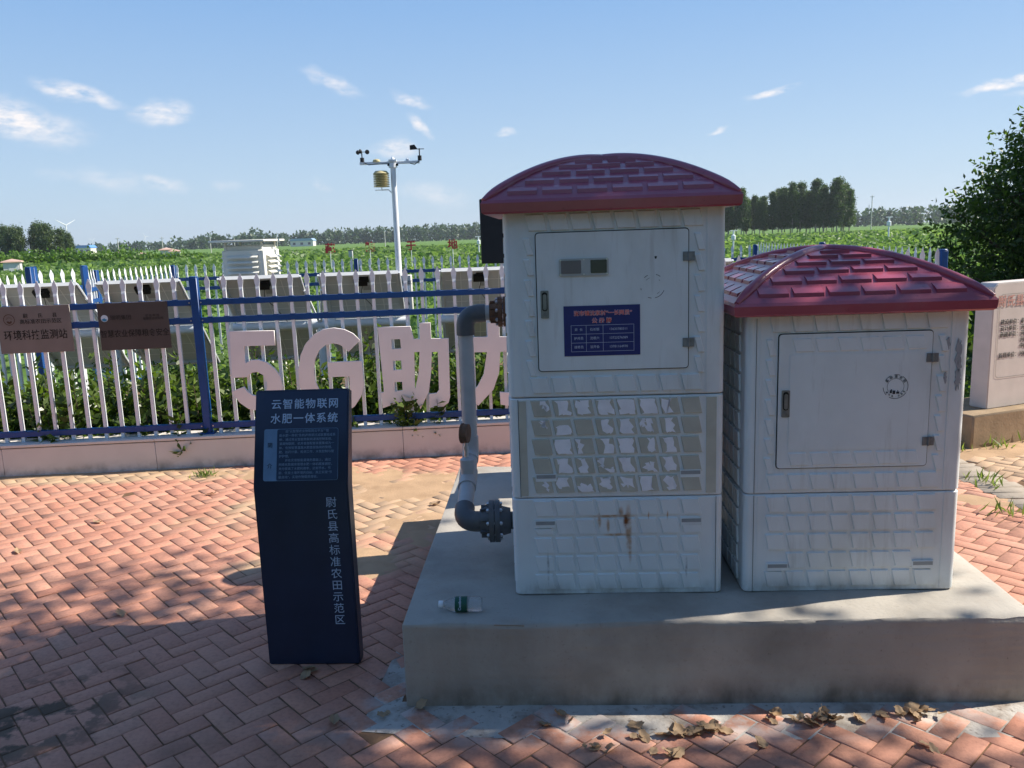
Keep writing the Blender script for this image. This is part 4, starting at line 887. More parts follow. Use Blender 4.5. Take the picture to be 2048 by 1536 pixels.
# ================================================================== BOTTLE
bt = thing('plastic_bottle', 'empty clear plastic water bottle with green label and white cap lying on the plinth', 'bottle', (-.276, 2.655, PH+.0275), R(-3.5))
clear = bpy.data.materials.new('clear_pet'); clear.use_nodes = True; t = clear.node_tree; p = t.nodes['Principled BSDF']
p.inputs['Base Color'].default_value = (.93, .96, .98, 1); p.inputs['Roughness'].default_value = .08; p.inputs['IOR'].default_value = 1.25; p.inputs['Transmission Weight'].default_value = .9
nz = N(t, 'ShaderNodeTexNoise'); nz.inputs['Scale'].default_value = 60; bu = N(t, 'ShaderNodeBump'); bu.inputs['Strength'].default_value = .5; bu.inputs['Distance'].default_value = .003; t.links.new(nz.outputs['Fac'], bu.inputs['Height']); t.links.new(bu.outputs[0], p.inputs['Normal'])
prof_ = [(.008, .008), (.0085, .018), (.011, .022), (.017, .033), (.0225, .044), (.0255, .053), (.0255, .092), (.0255, .097), (.0245, .102), (.0258, .108), (.0245, .114), (.0258, .120), (.0258, .140), (.022, .148), (.012, .146)]
b = B(); b.lathe(prof_, axis='X', n=28); obj('bottle_body', b, clear, bt)
b = B(); b.lathe([(.0115, 0), (.0122, .003), (.0122, .014), (.011, .016)], axis='X', n=24); obj('bottle_cap', b, pm('cap_white', (.75, .78, .82), .45, .04), bt)
greenl = pm('label_green', (.006, .075, .045), .4, .1)
b = B(); b.lathe([(.0262, .058), (.0265, .060), (.0265, .097), (.0262, .099)], axis='X', n=28); lbq = obj('bottle_label', b, greenl, bt)
text(lbq, 'Cestbon', 0, 0, .0135, whitet, rot=Matrix.Rotation(R(-28), 3, 'X') @ Matrix.Rotation(-pi/2, 3, 'Y'), loc=(.0755, -.0240, .0128), bold=.005, name='label_lettering')

# ================================================================== VEGETATION
def shoot_leaves(P0, D0, n, L, W, spread=.9, step=None):
    """leaves spiralling along shoots; P0 (m,3) base, D0 (m,3) direction*length"""
    m = len(P0); tt = np.linspace(.12, 1, n)[None, :, None]
    pos = P0[:, None] + D0[:, None]*tt
    d0 = unit(D0)[:, None]; rnd = unit(rng.normal(size=(m, n, 3))); side = unit(rnd - d0*(rnd*d0).sum(-1, keepdims=True))
    dr_ = d0*(1-spread*.55) + side*spread*(1.15-.55*tt)
    ll = L*(.7+.6*rng.random((m, n)))
    return pos.reshape(-1, 3), dr_.reshape(-1, 3), ll.ravel(), (W*(.8+.4*rng.random((m, n)))).ravel()
def shrub_mesh(h, rad, nshoot, seed):
    global rng; rng = np.random.default_rng(seed)
    a = rng.random(nshoot)*2*pi; r_ = np.sqrt(rng.random(nshoot))*rad; hh = h*(.45+.55*rng.random(nshoot))*(1-.35*(r_/rad)**2)
    P0 = np.stack([r_*.8*np.cos(a), r_*.8*np.sin(a), hh*.30*rng.random(nshoot)], 1)
    D0 = np.stack([r_*.45*np.cos(a)+rng.normal(0, .04, nshoot), r_*.45*np.sin(a)+rng.normal(0, .04, nshoot), hh*.72], 1)
    P, D, L_, W_2 = shoot_leaves(P0, D0, 26, .074, .018, 1.0)
    V_, F_ = leaf_arrays(P, D, L_, W_2)
    b = B()
    for i in range(0, nshoot, 2): b.tube([P0[i]*[1, 1, 0], P0[i]+D0[i]*.5, P0[i]+D0[i]], [.005, .004, .002], 4)
    return fast_mesh('foliage', V_, F_), b
SH = [shrub_mesh(.62+.05*k, .30, 62, 30+k) for k in range(3)]
stem_me = []
for me_, b in SH: q = bpy.data.meshes.new('stems'); b.bm.to_mesh(q); b.bm.free(); stem_me.append(q); q.materials.append(bark); me_.materials.append(leaf_hedge)
WHERE = ['below the left edge of the lighter plaque', 'below the lighter bronze plaque', 'between the two bronze plaques', 'below the darker bronze plaque', 'right of the darker plaque, by the blue post', 'left of the letter 5', 'behind the letter 5', 'between the letters 5 and G', 'behind the letter G', 'between G and the next character', 'behind the character after G', 'left of the upright grey pipe', 'behind the upright grey pipe']
for k, where in enumerate(WHERE):
    s_ = -3.95 + k*.325; q = fp0 + fd*s_ + Vector((0, .38 + .10*sin(k*2.3), -.04))
    t_ = thing('leafy_shrub', 'leafy green hedge shrub behind the fence, ' + where, 'shrub', q, k*1.7, 'hedge shrubs behind the front fence'); v = k % 3
    t_.scale = (1.05, 1.05, .98 + .25*abs(sin(k*1.9)))
    for nm, me_ in (('foliage', SH[v][0]), ('stems', stem_me[v])): o = bpy.data.objects.new(nm, me_); COL.objects.link(o); o.parent = t_
# back row of hedge, taller sprigs among the panels
me2, b2 = shrub_mesh(1.0, .22, 22, 77); me2.materials.append(leaf_hedge); q2 = bpy.data.meshes.new('stems'); b2.bm.to_mesh(q2); b2.bm.free(); q2.materials.append(bark)
for k, (s_, dy_, sc, lb_) in enumerate(((-1.05, .60, 1.0, 'tall loose shrub rising behind the letter G'), (-.36, .75, .95, 'tall loose shrub between the third and fourth characters'), (-2.05, .62, .9, 'tall loose shrub rising left of the letter 5'), (-3.25, .7, .85, 'tall loose shrub under the lighter bronze plaque'), (-2.75, .95, .8, 'loose shrub in the gap behind the darker plaque'))):
    t_ = thing('leafy_shrub', lb_, 'shrub', fp0 + fd*s_ + Vector((0, dy_, -.04)), k*1.3, 'taller shrubs behind the front fence'); t_.scale = (1, 1, sc)
    for nm, me_ in (('foliage', me2), ('stems', q2)): o = bpy.data.objects.new(nm, me_); COL.objects.link(o); o.parent = t_
sp = thing('leafy_shrub', 'small dark sprig poking through the fence in front of the third character', 'shrub', fp0 + fd*(-.80) + Vector((0, -.075, .20)), 0)
P0 = np.zeros((7, 3)); P0[:, 0] = rng.normal(0, .02, 7); D0 = np.stack([rng.normal(0, .035, 7), rng.normal(-.01, .02, 7), .12+.14*rng.random(7)], 1)
P, D, L_, W_2 = shoot_leaves(P0, D0, 12, .04, .009, 1.0); leaves('foliage', P, D, L_, W_2, leaf_hedge, sp)

def tree_mesh(H, prof, trunk_h, nlimb, ncl, lpc, leaf, cl_r, seed, trunk_r=.12, ppow=1.):
    """prof(t)->radius for t in 0..1 up the crown; returns (crown mesh, trunk B)"""
    global rng; rng = np.random.default_rng(seed); rd = random.Random(seed)
    b = B(); b.tube([(0, 0, -.1), (rd.gauss(0, .03)*H*.1, 0, H*.3), (rd.gauss(0, .05)*H*.1, rd.gauss(0, .05)*H*.1, H*.65), (0, 0, H*.93)], [trunk_r, trunk_r*.8, trunk_r*.45, trunk_r*.1], 8)
    C_ = []
    for i in range(nlimb):
        tt = rd.random()**.9; zz = trunk_h + (H-trunk_h)*tt; a = rd.random()*2*pi; rr = prof(tt)*rd.uniform(.55, 1.0)
        tip = Vector((cos(a)*rr, sin(a)*rr, zz)); st0 = Vector((0, 0, max(trunk_h*.7, zz - rr*.7)))
        mid = (st0+tip)/2 + Vector((0, 0, rr*.06)); b.tube([st0, mid, tip], [trunk_r*.28, trunk_r*.16, trunk_r*.04], 5)
        for k in range(ncl): C_.append(np.array(st0.lerp(tip, .35 + .65*(k+1)/ncl)) + rng.normal(0, cl_r*.5, 3))
    C_ = np.array(C_); P = (C_[:, None] + rng.normal(0, cl_r, (len(C_), lpc, 3))*[1, 1, .8]).reshape(-1, 3)
    D = rng.normal(size=P.shape) + [0, 0, -.15]
    V_, F_ = leaf_arrays(P, D, leaf*(.7+.6*rng.random(len(P))), leaf*.34*(.7+.6*rng.random(len(P))))
    return fast_mesh('crown', V_, F_), b
def tree_kind(m_leaf, m_bark, *a, **k):
    cm_, b = tree_mesh(*a, **k); cm_.materials.append(m_leaf); q = bpy.data.meshes.new('trunk'); b.bm.to_mesh(q); b.bm.free(); q.materials.append(m_bark); return cm_, q
def put_tree(kind, name, label, loc, rz, sc, group=None, sxy=1.):
    t_ = thing(name, label, 'tree', loc, rz, group); t_.scale = (sc*sxy, sc*sxy, sc)
    for nm, me_ in (('crown', kind[0]), ('trunk', kind[1])): o = bpy.data.objects.new(nm, me_); COL.objects.link(o); o.parent = t_
    return t_
popl = lambda R0: (lambda t: R0*min(1, (t*5+.2)**.5)*max(.02, 1-t)**.5*1.15)
oval = lambda R0: (lambda t: R0*math.sqrt(max(0, 1-(2*t-.9)**2/1.25)) * (1-.25*t))
POP = [tree_kind(leaf_far, palebark, 10.8, popl(1.55), 1.9, 75, 5, 18, .32, .30, 100+k, trunk_r=.13) for k in range(4)]
rd = random.Random(3)
px_ = []
for row in range(3):
    for i in range(13):
        px_.append((47.0 + i*2.25 + row*1.1 + rd.uniform(-.5, .5) + row*2, 186 + row*6 + rd.uniform(-1, 1), row, i))
for n_, (x, y, row, i) in enumerate(px_):
    put_tree(POP[n_ % 4], 'poplar_tree', ('tall poplar in the front row of the distant grove beyond the field' if row == 0 else 'poplar in the back rows of the distant grove beyond the field'), (x, y, -.1), rd.uniform(0, 6), rd.uniform(.76, 1.03)*(.90 if i < 5 else 1.0), 'poplars of the grove' if row == 0 else 'poplars at the back of the grove')
put_tree(POP[1], 'poplar_tree', 'tallest poplar at the right end of the distant grove', (72.2, 184, -.1), 2, 1.10)
put_tree(POP[2], 'poplar_tree', 'second tallest poplar near the right end of the distant grove', (67.8, 184.5, -.1), 4, 1.05)
put_tree(POP[3], 'poplar_tree', 'slender poplar leaning out at the edge of the distant grove', (75.3, 185, -.1), 1, .82)
rnd_ = lambda R0: (lambda t: R0*math.sqrt(max(0, 1-(2*t-.95)**2/1.1)))
LT = [tree_kind(leaf_left, bark, 6.3, rnd_(2.1), .8, 55, 5, 22, .34, .42, 200+k, trunk_r=.12) for k in range(3)]
for k, (x, y, sc, lb_, sw) in enumerate(((-90.5, 152, .95, 'dark round tree cut by the left edge of the photo', .8), (-88.2, 150, .93, 'leftmost whole tree of the distant clump on the left', .7), (-86.3, 149, .92, 'second tree of the distant clump on the left', .7), (-84.0, 151, 1.0, 'tree of the left clump just left of its gap', .72), (-81.0, 148.5, .98, 'broad tree of the left clump, right of its gap', .8), (-79.3, 150, .84, 'lower tree at the right side of the left clump', .7), (-76.9, 148, 0.70, 'pale slim tree standing in front of the big wind turbine', .55))):
    put_tree(LT[k % 3], 'broadleaf_tree', lb_, (x, y, -.1), k*1.1, sc, sxy=sw)
# low scrub band in front of the left trees
C_ = np.stack([rng.uniform(-78, -34, 700), np.zeros(700), np.zeros(700)], 1); C_[:, 1] = 92 + rng.normal(0, 1.2, 700) + .02*C_[:, 0]; C_[:, 2] = rng.uniform(.1, 1.15, 700)*np.clip((-41-C_[:, 0])/4+1, .3, 1)
P = (C_[:, None] + rng.normal(0, .35, (700, 16, 3))).reshape(-1, 3); P[:, 2] = np.abs(P[:, 2])
tag(leaves('scrub', P, rng.normal(size=P.shape)+[0, 0, .5], .38, .13, leaf_scrub), 'band of light green scrub in front of the left trees', 'scrub', kind='stuff')
# far wood on the horizon
cs = []
def wood(x0, x1, y0, y1, n, h0, h1, seed):
    g_ = np.random.default_rng(seed)
    for k in range(n):
        u = (k+g_.random())/n; x = x0+(x1-x0)*u; y = y0+(y1-y0)*u + g_.normal(0, 12); h = (h0+(h1-h0)*u)*g_.uniform(.72, 1.12); m_ = 34; rr = h*.26
        tt = g_.random(m_); a = g_.random(m_)*2*pi; q = np.sqrt(g_.random(m_))*rr*np.sqrt(np.clip(1-(2*tt-.8)**2/1.6, .1, 1))
        cs.append(np.stack([x+q*np.cos(a), y+q*np.sin(a), h*(.05+.95*tt)], 1))
wood(-330, -205, 640, 640, 90, 5.5, 6.0, 1); wood(-215, -120, 560, 600, 120, 7.5, 9, 2); wood(-130, 5, 600, 600, 190, 9.5, 10.5, 3); wood(0, 140, 600, 560, 150, 10.5, 10, 4); wood(160, 330, 520, 500, 210, 8, 11.5, 5); wood(-170, -165, 560, 560, 4, 12, 11, 6); wood(-197, -195, 560, 560, 2, 10, 10, 7)
P = np.concatenate(cs); tag(leaves('far_wood', P, rng.normal(size=P.shape)+[0, 0, .25], 2.4, .75, leaf_wood), 'dark belt of woodland along the far edge of the field', 'woodland', kind='stuff')

# near tree on the right
def elm(loc, label, H, Rc, seed, nl=2600, name='elm_tree', z0=.25, leaf=.085, nper=13, shootL=.55, prof=None):
    global rng; rng = np.random.default_rng(seed); rd = random.Random(seed); t_ = thing(name, label, 'tree', loc)
    prof = prof or (lambda t: Rc*math.sin(pi*min(1, .16+.84*t)**.8)*(1-.35*t)+.15)
    b = B(); b.tube([(0, 0, -.1), (.05, 0, H*.3), (-.03, .03, H*.6), (0, 0, H*.95)], [.11, .09, .05, .012], 10); P0, D0 = [], []
    for i in range(nl):
        tt = rd.random()**.85; z = z0 + (H-z0)*tt; a = rd.random()*2*pi; rr = max(.05, prof(tt)); q = rr*rd.random()**.45
        lump = .82 + .22*sin(a*3+z*2.1+seed) + .12*sin(a*7-z*3.3)
        q *= lump; p0 = Vector((cos(a)*q*.82, sin(a)*q*.82, z - .12*q)); d = Vector((cos(a), sin(a), rd.uniform(-.15, .75) + .5*tt))
        d = (d + Vector((rd.gauss(0, .35), rd.gauss(0, .35), rd.gauss(0, .2)))).normalized()*shootL*rd.uniform(.5, 1.15)*(1.45 if i % 45 == 0 else 1)
        P0.append(p0); D0.append(d)
        if i % 9 == 0: st0 = Vector((0, 0, max(.2, z-q*.8))); b.tube([st0, (st0+p0)/2+Vector((0, 0, .05)), p0, p0+d*.8], [.022, .015, .008, .003], 5)
    obj('trunk', b, bark, t_)
    P, D, L_, W_2 = shoot_leaves(np.array(P0), np.array(D0), nper, leaf, leaf*.24, 1.0)
    leaves('crown', P, D, L_, W_2, leaf_elm, t_); return t_
elm((6.75, 9.3, 0), 'dense dark leafy tree rising at the right edge behind the stone tablet', 3.95, 2.3, 41, 8500, leaf=.072, nper=13, shootL=.48, prof=lambda t: max(.05, 1.75 - max(0, t-.42)*3.85)*min(1, .85+.5*t))

# canopy tree just outside the frame whose shade falls on the paving
sd_ = sd
def shade_tree(loc, label, cz, rad, ncl, lpc, seed, leaf=.10, cl=.30, holes=(), sprays=()):
    global rng; rng = np.random.default_rng(seed); rd = random.Random(seed); t_ = thing('shade_tree', label, 'tree', loc)
    b = B(); b.tube([(0, 0, -.1), (.03, .02, cz*.4), (0, .05, cz*.75), (.02, 0, cz+rad[2]*.6)], [.16, .13, .10, .03], 10); C_ = []
    while len(C_) < ncl:
        q = rng.uniform(-1, 1, 3)
        if (q**2).sum() > 1: continue
        c = q*rad + [0, 0, cz]
        if any((lambda v: (v - sd_*v.dot(sd_)).length)(Vector(c) + Vector(loc) - Vector(h_[0])) < h_[1] for h_ in holes): continue
        C_.append(c)
        if len(C_) % 5 == 0: b.tube([(0, .03, cz*.7), Vector(c)*.5 + Vector((0, 0, cz*.42)), c], [.05, .03, .006], 5)
    xs_ = []
    for c in sprays:
        c = Vector(c) - Vector(loc); xs_.append(np.array(c)); b.tube([(0, .03, cz*.75), Vector(c)*.6 + Vector((0, 0, cz*.36)), c], [.04, .02, .004], 5)
    obj('trunk', b, bark, t_); C_ = np.array(C_); P = (C_[:, None] + rng.normal(0, cl, (ncl, lpc, 3))).reshape(-1, 3)
    if xs_: P = np.concatenate([P, (np.array(xs_)[:, None] + rng.normal(0, .11, (len(xs_), 22, 3))*[1.6, 1, 1]).reshape(-1, 3)])
    leaves('crown', P, rng.normal(size=P.shape)+[0, 0, -.2], leaf, leaf*.32, leaf_elm, t_); return t_
shade_tree((5.6, 2.3, 0), 'broad shade tree just outside the right edge of the view', 6.5, np.array((2.2, 1.9, 1.9)), 340, 95, 51, holes=(((1.42, 2.80, 1.38), .42), ((1.25, 2.58, .3), .30), ((1.25, 2.3, 0), .24)), sprays=[Vector(g_) + sd*((5.0+.5*sin(7*i_)-g_[0])/sd.x) for i_, g_ in enumerate([(-2.02, 3.92, 0), (-1.72, 3.95, 0), (-1.80, 3.72, 0), (-2.25, 3.55, 0), (-2.15, 3.60, 0), (-1.62, 3.70, 0), (-1.30, 3.62, 0), (-1.35, 3.45, 0), (-1.12, 3.50, 0), (-2.55, 3.35, 0), (-2.35, 3.28, 0), (-2.15, 3.22, 0), (-2.6, 3.15, 0), (-2.4, 3.08, 0), (-2.2, 3.0, 0), (-1.9, 3.35, 0), (-2.75, 3.25, 0), (-2.05, 3.12, 0), (-1.55, 3.40, 0), (-2.9, 3.05, 0)])])
for k, (x, y, cz, lb_) in enumerate(((-7.0, -2.6, 2.5, 'unseen tree added behind the camera to dim the skylight, far left'), (-3.4, -3.4, 2.6, 'unseen tree added behind the camera to dim the skylight, left'), (4.0, -3.2, 2.6, 'unseen tree added behind the camera to dim the skylight, right'), (7.6, -2.0, 2.6, 'unseen tree added behind the camera to dim the skylight, far right'))):  # unseen trees added behind the camera to block skylight and darken the shade
    shade_tree((x, y, 0), lb_, cz, np.array((2.4, 2.0, 2.0)), 170, 60, 52+k, .24, .42)

# crop field
def crop(y0, y1, dens, nl, L, hgt, seed, xmax=None):
    g_ = np.random.default_rng(seed); A_ = .66*(y1*y1-y0*y0) + 4*(y1-y0); n = int(A_*dens)
    y = np.sqrt(g_.random(n)*(y1*y1-y0*y0)+y0*y0); x = (g_.random(n)*2-1)*(.66*y+2)
    x = np.round(x/.5)*.5 + g_.normal(0, .09, n) if y1 < 45 else x
    P0 = np.stack([x, y, np.full(n, -.09)], 1); hh = hgt*(.6+.5*g_.random(n))
    tt = g_.random((n, nl, 1)); pos = P0[:, None] + np.concatenate([g_.normal(0, .07, (n, nl, 2))*(1 if y1 < 45 else 2.5), hh[:, None, None]*(.35+.65*tt)], 2)
    a = g_.random((n, nl))*2*pi; D = np.stack([np.cos(a), np.sin(a), g_.uniform(-.2, .8, (n, nl))], 2)
    return pos.reshape(-1, 3), D.reshape(-1, 3), (L*(.7+.6*g_.random(n*nl)))
rng = np.random.default_rng(9)
parts = [crop(11.4, 26, 8, 7, .16, .42, 1), crop(26, 60, 3.2, 6, .27, .42, 2), crop(60, 150, .55, 6, .55, .40, 3)]
P = np.concatenate([q[0] for q in parts]); D = np.concatenate([q[1] for q in parts]); L_ = np.concatenate([q[2] for q in parts])
tag(leaves('crop_plants', P, D, L_, L_*.30, leaf_crop), 'field of low bright green crop plants beyond the fence', 'crop', kind='stuff')
# weeds inside the enclosure
n = 900; x = rng.uniform(-4.3, 3.1, n); y = rng.uniform(6.9, 10.6, n); hh = .25+.35*rng.random(n)
P0 = np.stack([x, y, np.full(n, -.05)], 1); D0 = np.stack([rng.normal(0, .08, n), rng.normal(0, .08, n), hh], 1)
P, D, L_, W_2 = shoot_leaves(P0, D0, 9, .10, .02, 1.0)
tag(leaves('weeds', P, D, L_, W_2, leaf_crop), 'loose green weeds covering the planting bed around the panels', 'weeds', kind='stuff')
n = 700; x = rng.uniform(3.35, 7.5, n); y = rng.uniform(6.4, 11.5, n); P0 = np.stack([x, y, np.full(n, -.05)], 1); D0 = np.stack([rng.normal(0, .1, n), rng.normal(0, .1, n), .35+.5*rng.random(n)], 1)
P, D, L_, W_2 = shoot_leaves(P0, D0, 12, .10, .022, 1.0)
tag(leaves('undergrowth', P, D, L_, W_2, leaf_hedge), 'leafy undergrowth behind the stone tablet', 'undergrowth', kind='stuff')

# weed tufts on the paving
def tuft(loc, label, n, h, sp_, seed):
    global rng; rng = np.random.default_rng(seed); P0 = np.concatenate([rng.normal(0, sp_, (n, 2)), np.zeros((n, 1))], 1); D = np.concatenate([rng.normal(0, .6, (n, 2)), .5+rng.random((n, 1))], 1)
    V_, F_ = leaf_arrays(P0, D, h*(.5+.8*rng.random(n)), h*.07); o = link('weed_tuft', fast_mesh('weed_tuft', V_, F_), leaf_weed, None, False); o.location = loc
    return tag(o, label, 'weed', 'weed tufts on the paving')
tuft((-2.12, 5.50, 0), 'small pale weed tuft in the sunlit paving near the low wall', 60, .06, .035, 1)
for k, (x, y, nn, lb_) in enumerate(((2.78, 5.42, 70, 'weed clump at the foot of the tan base, beside the cabinet'), (3.0, 5.56, 50, 'thin weed clump along the foot of the tan base'), (3.32, 5.58, 45, 'weed sprig under the stone tablet'), (3.62, 5.70, 40, 'weed sprig at the right edge under the tablet'), (2.55, 4.98, 60, 'weed clump on the dirt beside the shorter cabinet'), (2.80, 4.75, 30, 'small green weed on the grey border course'), (2.6, 4.2, 20, 'sparse weed on the red bricks right of the cabinet'))): tuft((x, y, 0), lb_, nn, .085, .06, 10+k)
o = tuft((-2.42, 5.80, .02), 'dry grass blades against the low wall under the fence', 9, .07, .02, 30)

# dry leaves
dl = []
for s_ in range(6):
    g_ = random.Random(60+s_); b = B(); nu, nv = 9, 6; P = []; cu_, cv_, tw = g_.uniform(4, 22), g_.uniform(10, 45), g_.uniform(-9, 9); ph = g_.random()*6
    for i in range(nu+1):
        u = i/nu; hw = .019*max(.05, sin(pi*(.04+.94*u)))**.8
        for j in range(nv+1):
            v = 2*j/nv-1; x = (u-.5)*.058; y = v*hw*(1+.18*sin(u*17+ph)*abs(v)**3)
            P.append((x, y, .004 + cu_*x*x*.5 + cv_*y*y*.5 + tw*x*y + .0028*sin(x*150+ph+y*60) + .002*sin(y*260+ph*2) + g_.gauss(0, .0006)))
    b.poly(P, [(i*(nv+1)+j, i*(nv+1)+j+1, (i+1)*(nv+1)+j+1, (i+1)*(nv+1)+j) for i in range(nu) for j in range(nv)])
    b.tube([(.026, 0, .006+cu_*.0003), (.036, .002, .008), (.046, .001, .003)], .0007, 4)
    me_ = bpy.data.meshes.new('dry_leaf'); b.bm.to_mesh(me_); b.bm.free(); me_.materials.append(dryleaf); me_.polygons.foreach_set('use_smooth', [True]*len(me_.polygons)); dl.append(me_)
rd = random.Random(11); LV = []
for c, n_, sp_, lb_ in (((.21, 2.30), 4, .035, 'dry brown leaf at the left end of the litter below the plinth'), ((.385, 2.345), 7, .045, 'pale curled dry leaf in the litter left of centre below the plinth'), ((.56, 2.36), 14, .05, 'dry leaf in the biggest heap below the plinth, under the taller cabinet'), ((.43, 2.235), 4, .05, 'dark crumpled dry leaf lying in front of the litter'), ((.945, 2.395), 18, .045, 'dry leaf in the heap below the plinth, under the gap of the cabinets'), ((.80, 2.42), 3, .03, 'pale dry leaf just left of the middle heap'), ((1.23, 2.42), 11, .05, 'dry leaf in the right-hand heap below the plinth'), ((1.36, 2.40), 3, .04, 'dry leaf at the right end of the litter'), ((.06, 2.44), 3, .04, 'dark dry leaf against the plinth foot near its left corner'), ((-.42, 2.52), 3, .05, 'dry leaf on the mortar at the left corner of the plinth'), ((-.80, 2.80), 4, .05, 'dry leaf at the foot of the navy pillar'), ((.74, 2.28), 2, .02, 'single dry leaf on the bricks before the middle heap'), ((1.18, 2.22), 2, .06, 'dry leaf fragment on the sunlit bricks at lower right')):
    for k in range(n_):
        o = bpy.data.objects.new('dry_leaf', rd.choice(dl)); COL.objects.link(o); x, y = c[0]+rd.gauss(0, sp_), c[1]+rd.gauss(0, sp_*.35)
        ymax = PO.y + (x-PO.x)*math.tan(PYAW) - .04
        if c[0] > -.4: y = min(y, ymax)
        o.location = (x, y, .002 + .006*(k % 3)); sc = rd.uniform(.4, 1.0); o.scale = (sc, sc*rd.uniform(.8, 1.5), sc*rd.uniform(.5, 1.2)); o.rotation_euler = (rd.gauss(0, .3), rd.gauss(0, .3), rd.uniform(0, 6.28)); tag(o, lb_, 'leaf', 'dry leaves: ' + lb_)
for x, y, lb_ in ((-3.02, 4.62, 'dry leaf alone on the sunlit bricks at far left'), (-2.42, 4.58, 'dry leaf on the sunlit bricks left of the pillar'), (-2.63, 4.15, 'dark twig-like leaf on the bricks above the leaf shadows'), (-1.93, 5.05, 'dry twig-like leaf near the low wall left of the pillar'), (-1.72, 3.35, 'dry leaf at the edge of the big shadow left of the pillar'), (-.34, 4.72, 'dry leaf crumbs on the sandy ground behind the plinth corner'), (-.48, 4.70, 'dry leaf on the sandy ground left of the plinth'), (-.62, 2.48, 'yellow dry leaf between pillar and plinth')):
    o = bpy.data.objects.new('dry_leaf', rd.choice(dl)); COL.objects.link(o); o.location = (x, y, .003); o.rotation_euler = (rd.gauss(0, .2), rd.gauss(0, .2), rd.uniform(0, 6)); o.scale = (1.2, .9, 1.2); tag(o, lb_, 'leaf')

# ================================================================== DISTANT OBJECTS
for ch, x, lb_ in (('藏', -8.44, 'first red character on a thin pole in the field'), ('粮', -6.54, 'second red character on a thin pole in the field'), ('于', -4.58, 'third red character on a thin pole, right of the mast'), ('地', -2.60, 'fourth red character on a thin pole, left of the black board')):
    t_ = thing('field_letter', lb_, 'letter', (x, 40, -.09), 0, 'red characters standing in the field')
    text(t_, ch, 0, 1.32, .48, pm('field_red', (.55, .03, .04), .5, .05) if ch == '藏' else bpy.data.materials['field_red'], bold=.03, ext=.02, name='character')
    b = B(); b.cyl((0, .03, 0), (0, .03, 1.2), .016, n=6); obj('pole', b, whitem, t_)
turb_m = pm('turbine_white', (.8, .8, .8), .5, .03)
def turbine(loc, H, blade, ang, label):
    t_ = thing('wind_turbine', label, 'wind turbine', loc, R(50), 'wind turbines on the horizon')
    b = B(); b.cyl((0, 0, 0), (0, 0, H), blade*.045, blade*.026, n=10); obj('tower', b, turb_m, t_)
    b = B(); b.box((0, 1, H), (blade*.07, blade*.2, blade*.07), bev=blade*.01); nc = obj('nacelle', b, turb_m, t_)
    b = B(); b.lathe([(.001, -blade*.06), (blade*.03, -blade*.03), (blade*.04, 0)], (0, -blade*.08, H), 'Y', 10)
    hb = obj('hub', b, turb_m, t_)
    for k in range(3):
        a = ang + k*2*pi/3; d = Vector((cos(a), 0, sin(a))); q = Vector((0, -blade*.1, H)); b = B(); b.tube([q, q+d*blade*.25, q+d*blade], [blade*.03, blade*.05, blade*.012], 6); obj('blade', b, turb_m, t_)
turbine((-625.5, 1200, -3), 40.8, 15.5, R(30), 'nearest wind turbine above the trees on the left')
turbine((-1230, 2500, -3), 34, 12, R(35), 'tiny wind turbine just above the wood right of the left clump')
turbine((-1072, 2500, -3), 40, 13, R(125), 'far wind turbine left of the weather shelter')
wellm = pm('well_white', (.62, .60, .58), .6, .05); wellr = pm('well_roof', (.55, .36, .28), .6, .05)
for x, y, sc, lb_, rz in ((-35.4, 60, 1.0, 'small pink-roofed well house in the crop at far left', .4), (-44.6, 110, 1.35, 'white well house in the field, left of a neighbouring pair', .3), (-41.9, 106, 1.15, 'white well house in the field, right of a neighbouring pair', .3), (-54.5, 125, .9, 'small pink well house farther off in the field', .2), (-76, 165, 1.0, 'tiny white well house near the left scrub', .2)):
    t_ = thing('well_house', lb_, 'well house', (x, y, -.09), rz, 'well houses in the field'); t_.scale = (sc,)*3
    b = B(); b.box((0, 0, .5), (1.05, 1.05, 1.0)); obj('house_wall', b, wellm, t_)
    b = B(); b.poly([(-.65, -.65, 1.0), (.65, -.65, 1.0), (.65, .65, 1.0), (-.65, .65, 1.0), (-.62, -.62, 1.08), (.62, -.62, 1.08), (.62, .62, 1.08), (-.62, .62, 1.08), (0, 0, 1.25)], [(3, 2, 1, 0), (0, 1, 5, 4), (1, 2, 6, 5), (2, 3, 7, 6), (3, 0, 4, 7), (4, 5, 8), (5, 6, 8), (6, 7, 8), (7, 4, 8)]); obj('roof', b, wellr, t_)
    b = B(); b.box((.1, -.53, .55), (.6, .02, .7)); obj('door', b, alum, t_)
for nm, lb_, x, y, sx, sy, h, mw_, mr_ in (('long_shed', 'low white shed with grey blue roof far across the field', -109, 450, 12, 7, 2.8, wellm, pm('shed_roof', (.25, .36, .5), .5, .05)), ('farm_building', 'white building with blue roof beside the left clump of trees', -211, 420, 9, 6, 3.0, wellm, pm('blue_roof', (.10, .25, .6), .5, .05))):
    t_ = thing(nm, lb_, 'building', (x, y, -.09)); b = B(); b.box((0, 0, h/2), (sx, sy, h)); obj('wall', b, mw_, t_)
    b = B(); b.prism([(-sx/2-.4, h), (sx/2+.4, h), (sx/2-.8, h+1.3), (-sx/2+.8, h+1.3)], -sy/2-.4, sy/2+.4); obj('roof', b, mr_, t_)
    b = B()
    for k in range(3): b.box((-sx/3+k*sx/3, -sy/2-.03, h*.5), (1.4, .06, 1.2))
    obj('windows', b, glassd, t_)
polem = pm('pole_pale', (.50, .49, .46), .7, .05)
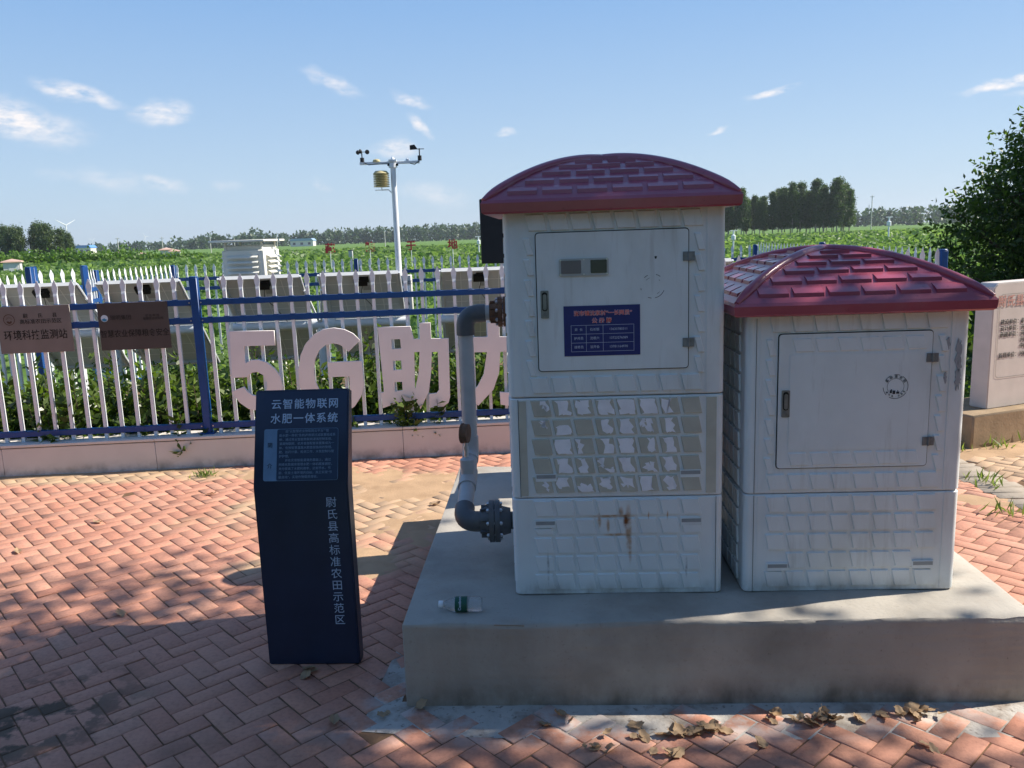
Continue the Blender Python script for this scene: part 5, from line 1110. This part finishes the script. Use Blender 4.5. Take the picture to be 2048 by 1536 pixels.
for x, y, h, lb_ in ((-97, 210, 4.6, 'pale pole right of the white building on the left'), (-88, 215, 4.4, 'second pale pole before the far wood on the left'), (-74, 210, 4.6, 'third pale pole before the far wood on the left'), (-68, 210, 4.2, 'fourth pale pole before the far wood on the left'), (-56, 205, 4.4, 'fifth pale pole, left of the pair of round trees'), (-29, 200, 4.6, 'pale pole left of the weather shelter'), (91, 210, 8.5, 'pale twin pole in the field right of the poplar grove')):
    t_ = thing('utility_pole', lb_, 'pole', (x, y, -.09), 0, 'poles in the field'); b = B(); b.cyl((0, 0, 0), (0, 0, h), .12, .09, n=6); obj('pole', b, polem, t_); b = B(); b.box((0, 0, h-.3), (1.1, .1, .1)); obj('cross_arm', b, polem, t_)
for x, y, h, lb_ in ((258, 600, 15, 'thin lattice mast above the far wood on the right'), (-149, 650, 12, 'thin lattice mast above the far wood at the centre left')):
    t_ = thing('lattice_mast', lb_, 'mast', (x, y, -.09)); b = B()
    for q in range(4): b.cyl((.7*cos(q*pi/2), .7*sin(q*pi/2), 0), (.15*cos(q*pi/2), .15*sin(q*pi/2), h), .10, .06, n=4)
    obj('mast_frame', b, pvc, t_); b = B()
    for k in range(8): z = h*k/8; s_ = .7-.55*k/8; b.box((0, 0, z), (2*s_*.75, 2*s_*.75, .08), rz=pi/4)
    obj('mast_braces', b, pvc, t_)
for x, y, lb_, sc in ((-2.1, 62, 'small white weather post in the field left of the black board', 1.0), (30, 66, 'small white weather post in the field right of the grove', 1.25), (12.4, 46, 'small white weather post by the right edge of the taller cabinet', .9), (21, 118, 'small white weather post before the poplar trunks', 1.2)):
    t_ = thing('weather_post', lb_, 'weather post', (x, y, -.09), .3, 'small weather posts in the field'); t_.scale = (sc,)*3
    b = B(); b.cyl((0, 0, 0), (0, 0, 1.7), .05, n=8); obj('pole', b, whitem, t_); b = B(); b.box((0, 0, 1.68), (.5, .06, .05)); obj('cross_arm', b, whitem, t_); b = B(); b.lathe([(.13, 1.15), (.13, 1.4), (.05, 1.45)], (0, 0, 0), n=10); obj('sensor_shield', b, whitem, t_)
gb = thing('utility_box', 'small grey cabinet standing in the field right of the first red character', 'box', (-11.2, 60, -.09)); b = B(); b.box((0, 0, .5), (.28, .25, 1.0), bev=.02); obj('case', b, pvc, gb); b = B(); b.box((0, 0, 1.03), (.34, .3, .06), bev=.01); obj('lid', b, pvcd, gb)

# ================================================================== HAZE
hz_m = bpy.data.materials.new('air_haze'); hz_m.use_nodes = True; t = hz_m.node_tree; t.nodes.clear(); o_ = N(t, 'ShaderNodeOutputMaterial'); v_ = N(t, 'ShaderNodeVolumePrincipled')
v_.inputs['Color'].default_value = (.80, .88, .97, 1); v_.inputs['Density'].default_value = .00022; v_.inputs['Anisotropy'].default_value = .2; t.links.new(v_.outputs[0], o_.inputs['Volume'])
b = B(); b.box((0, 1350, 30), (6000, 2900, 64)); tag(obj('haze', b, hz_m, smooth=False), 'thin summer haze over the fields', 'haze', kind='stuff')
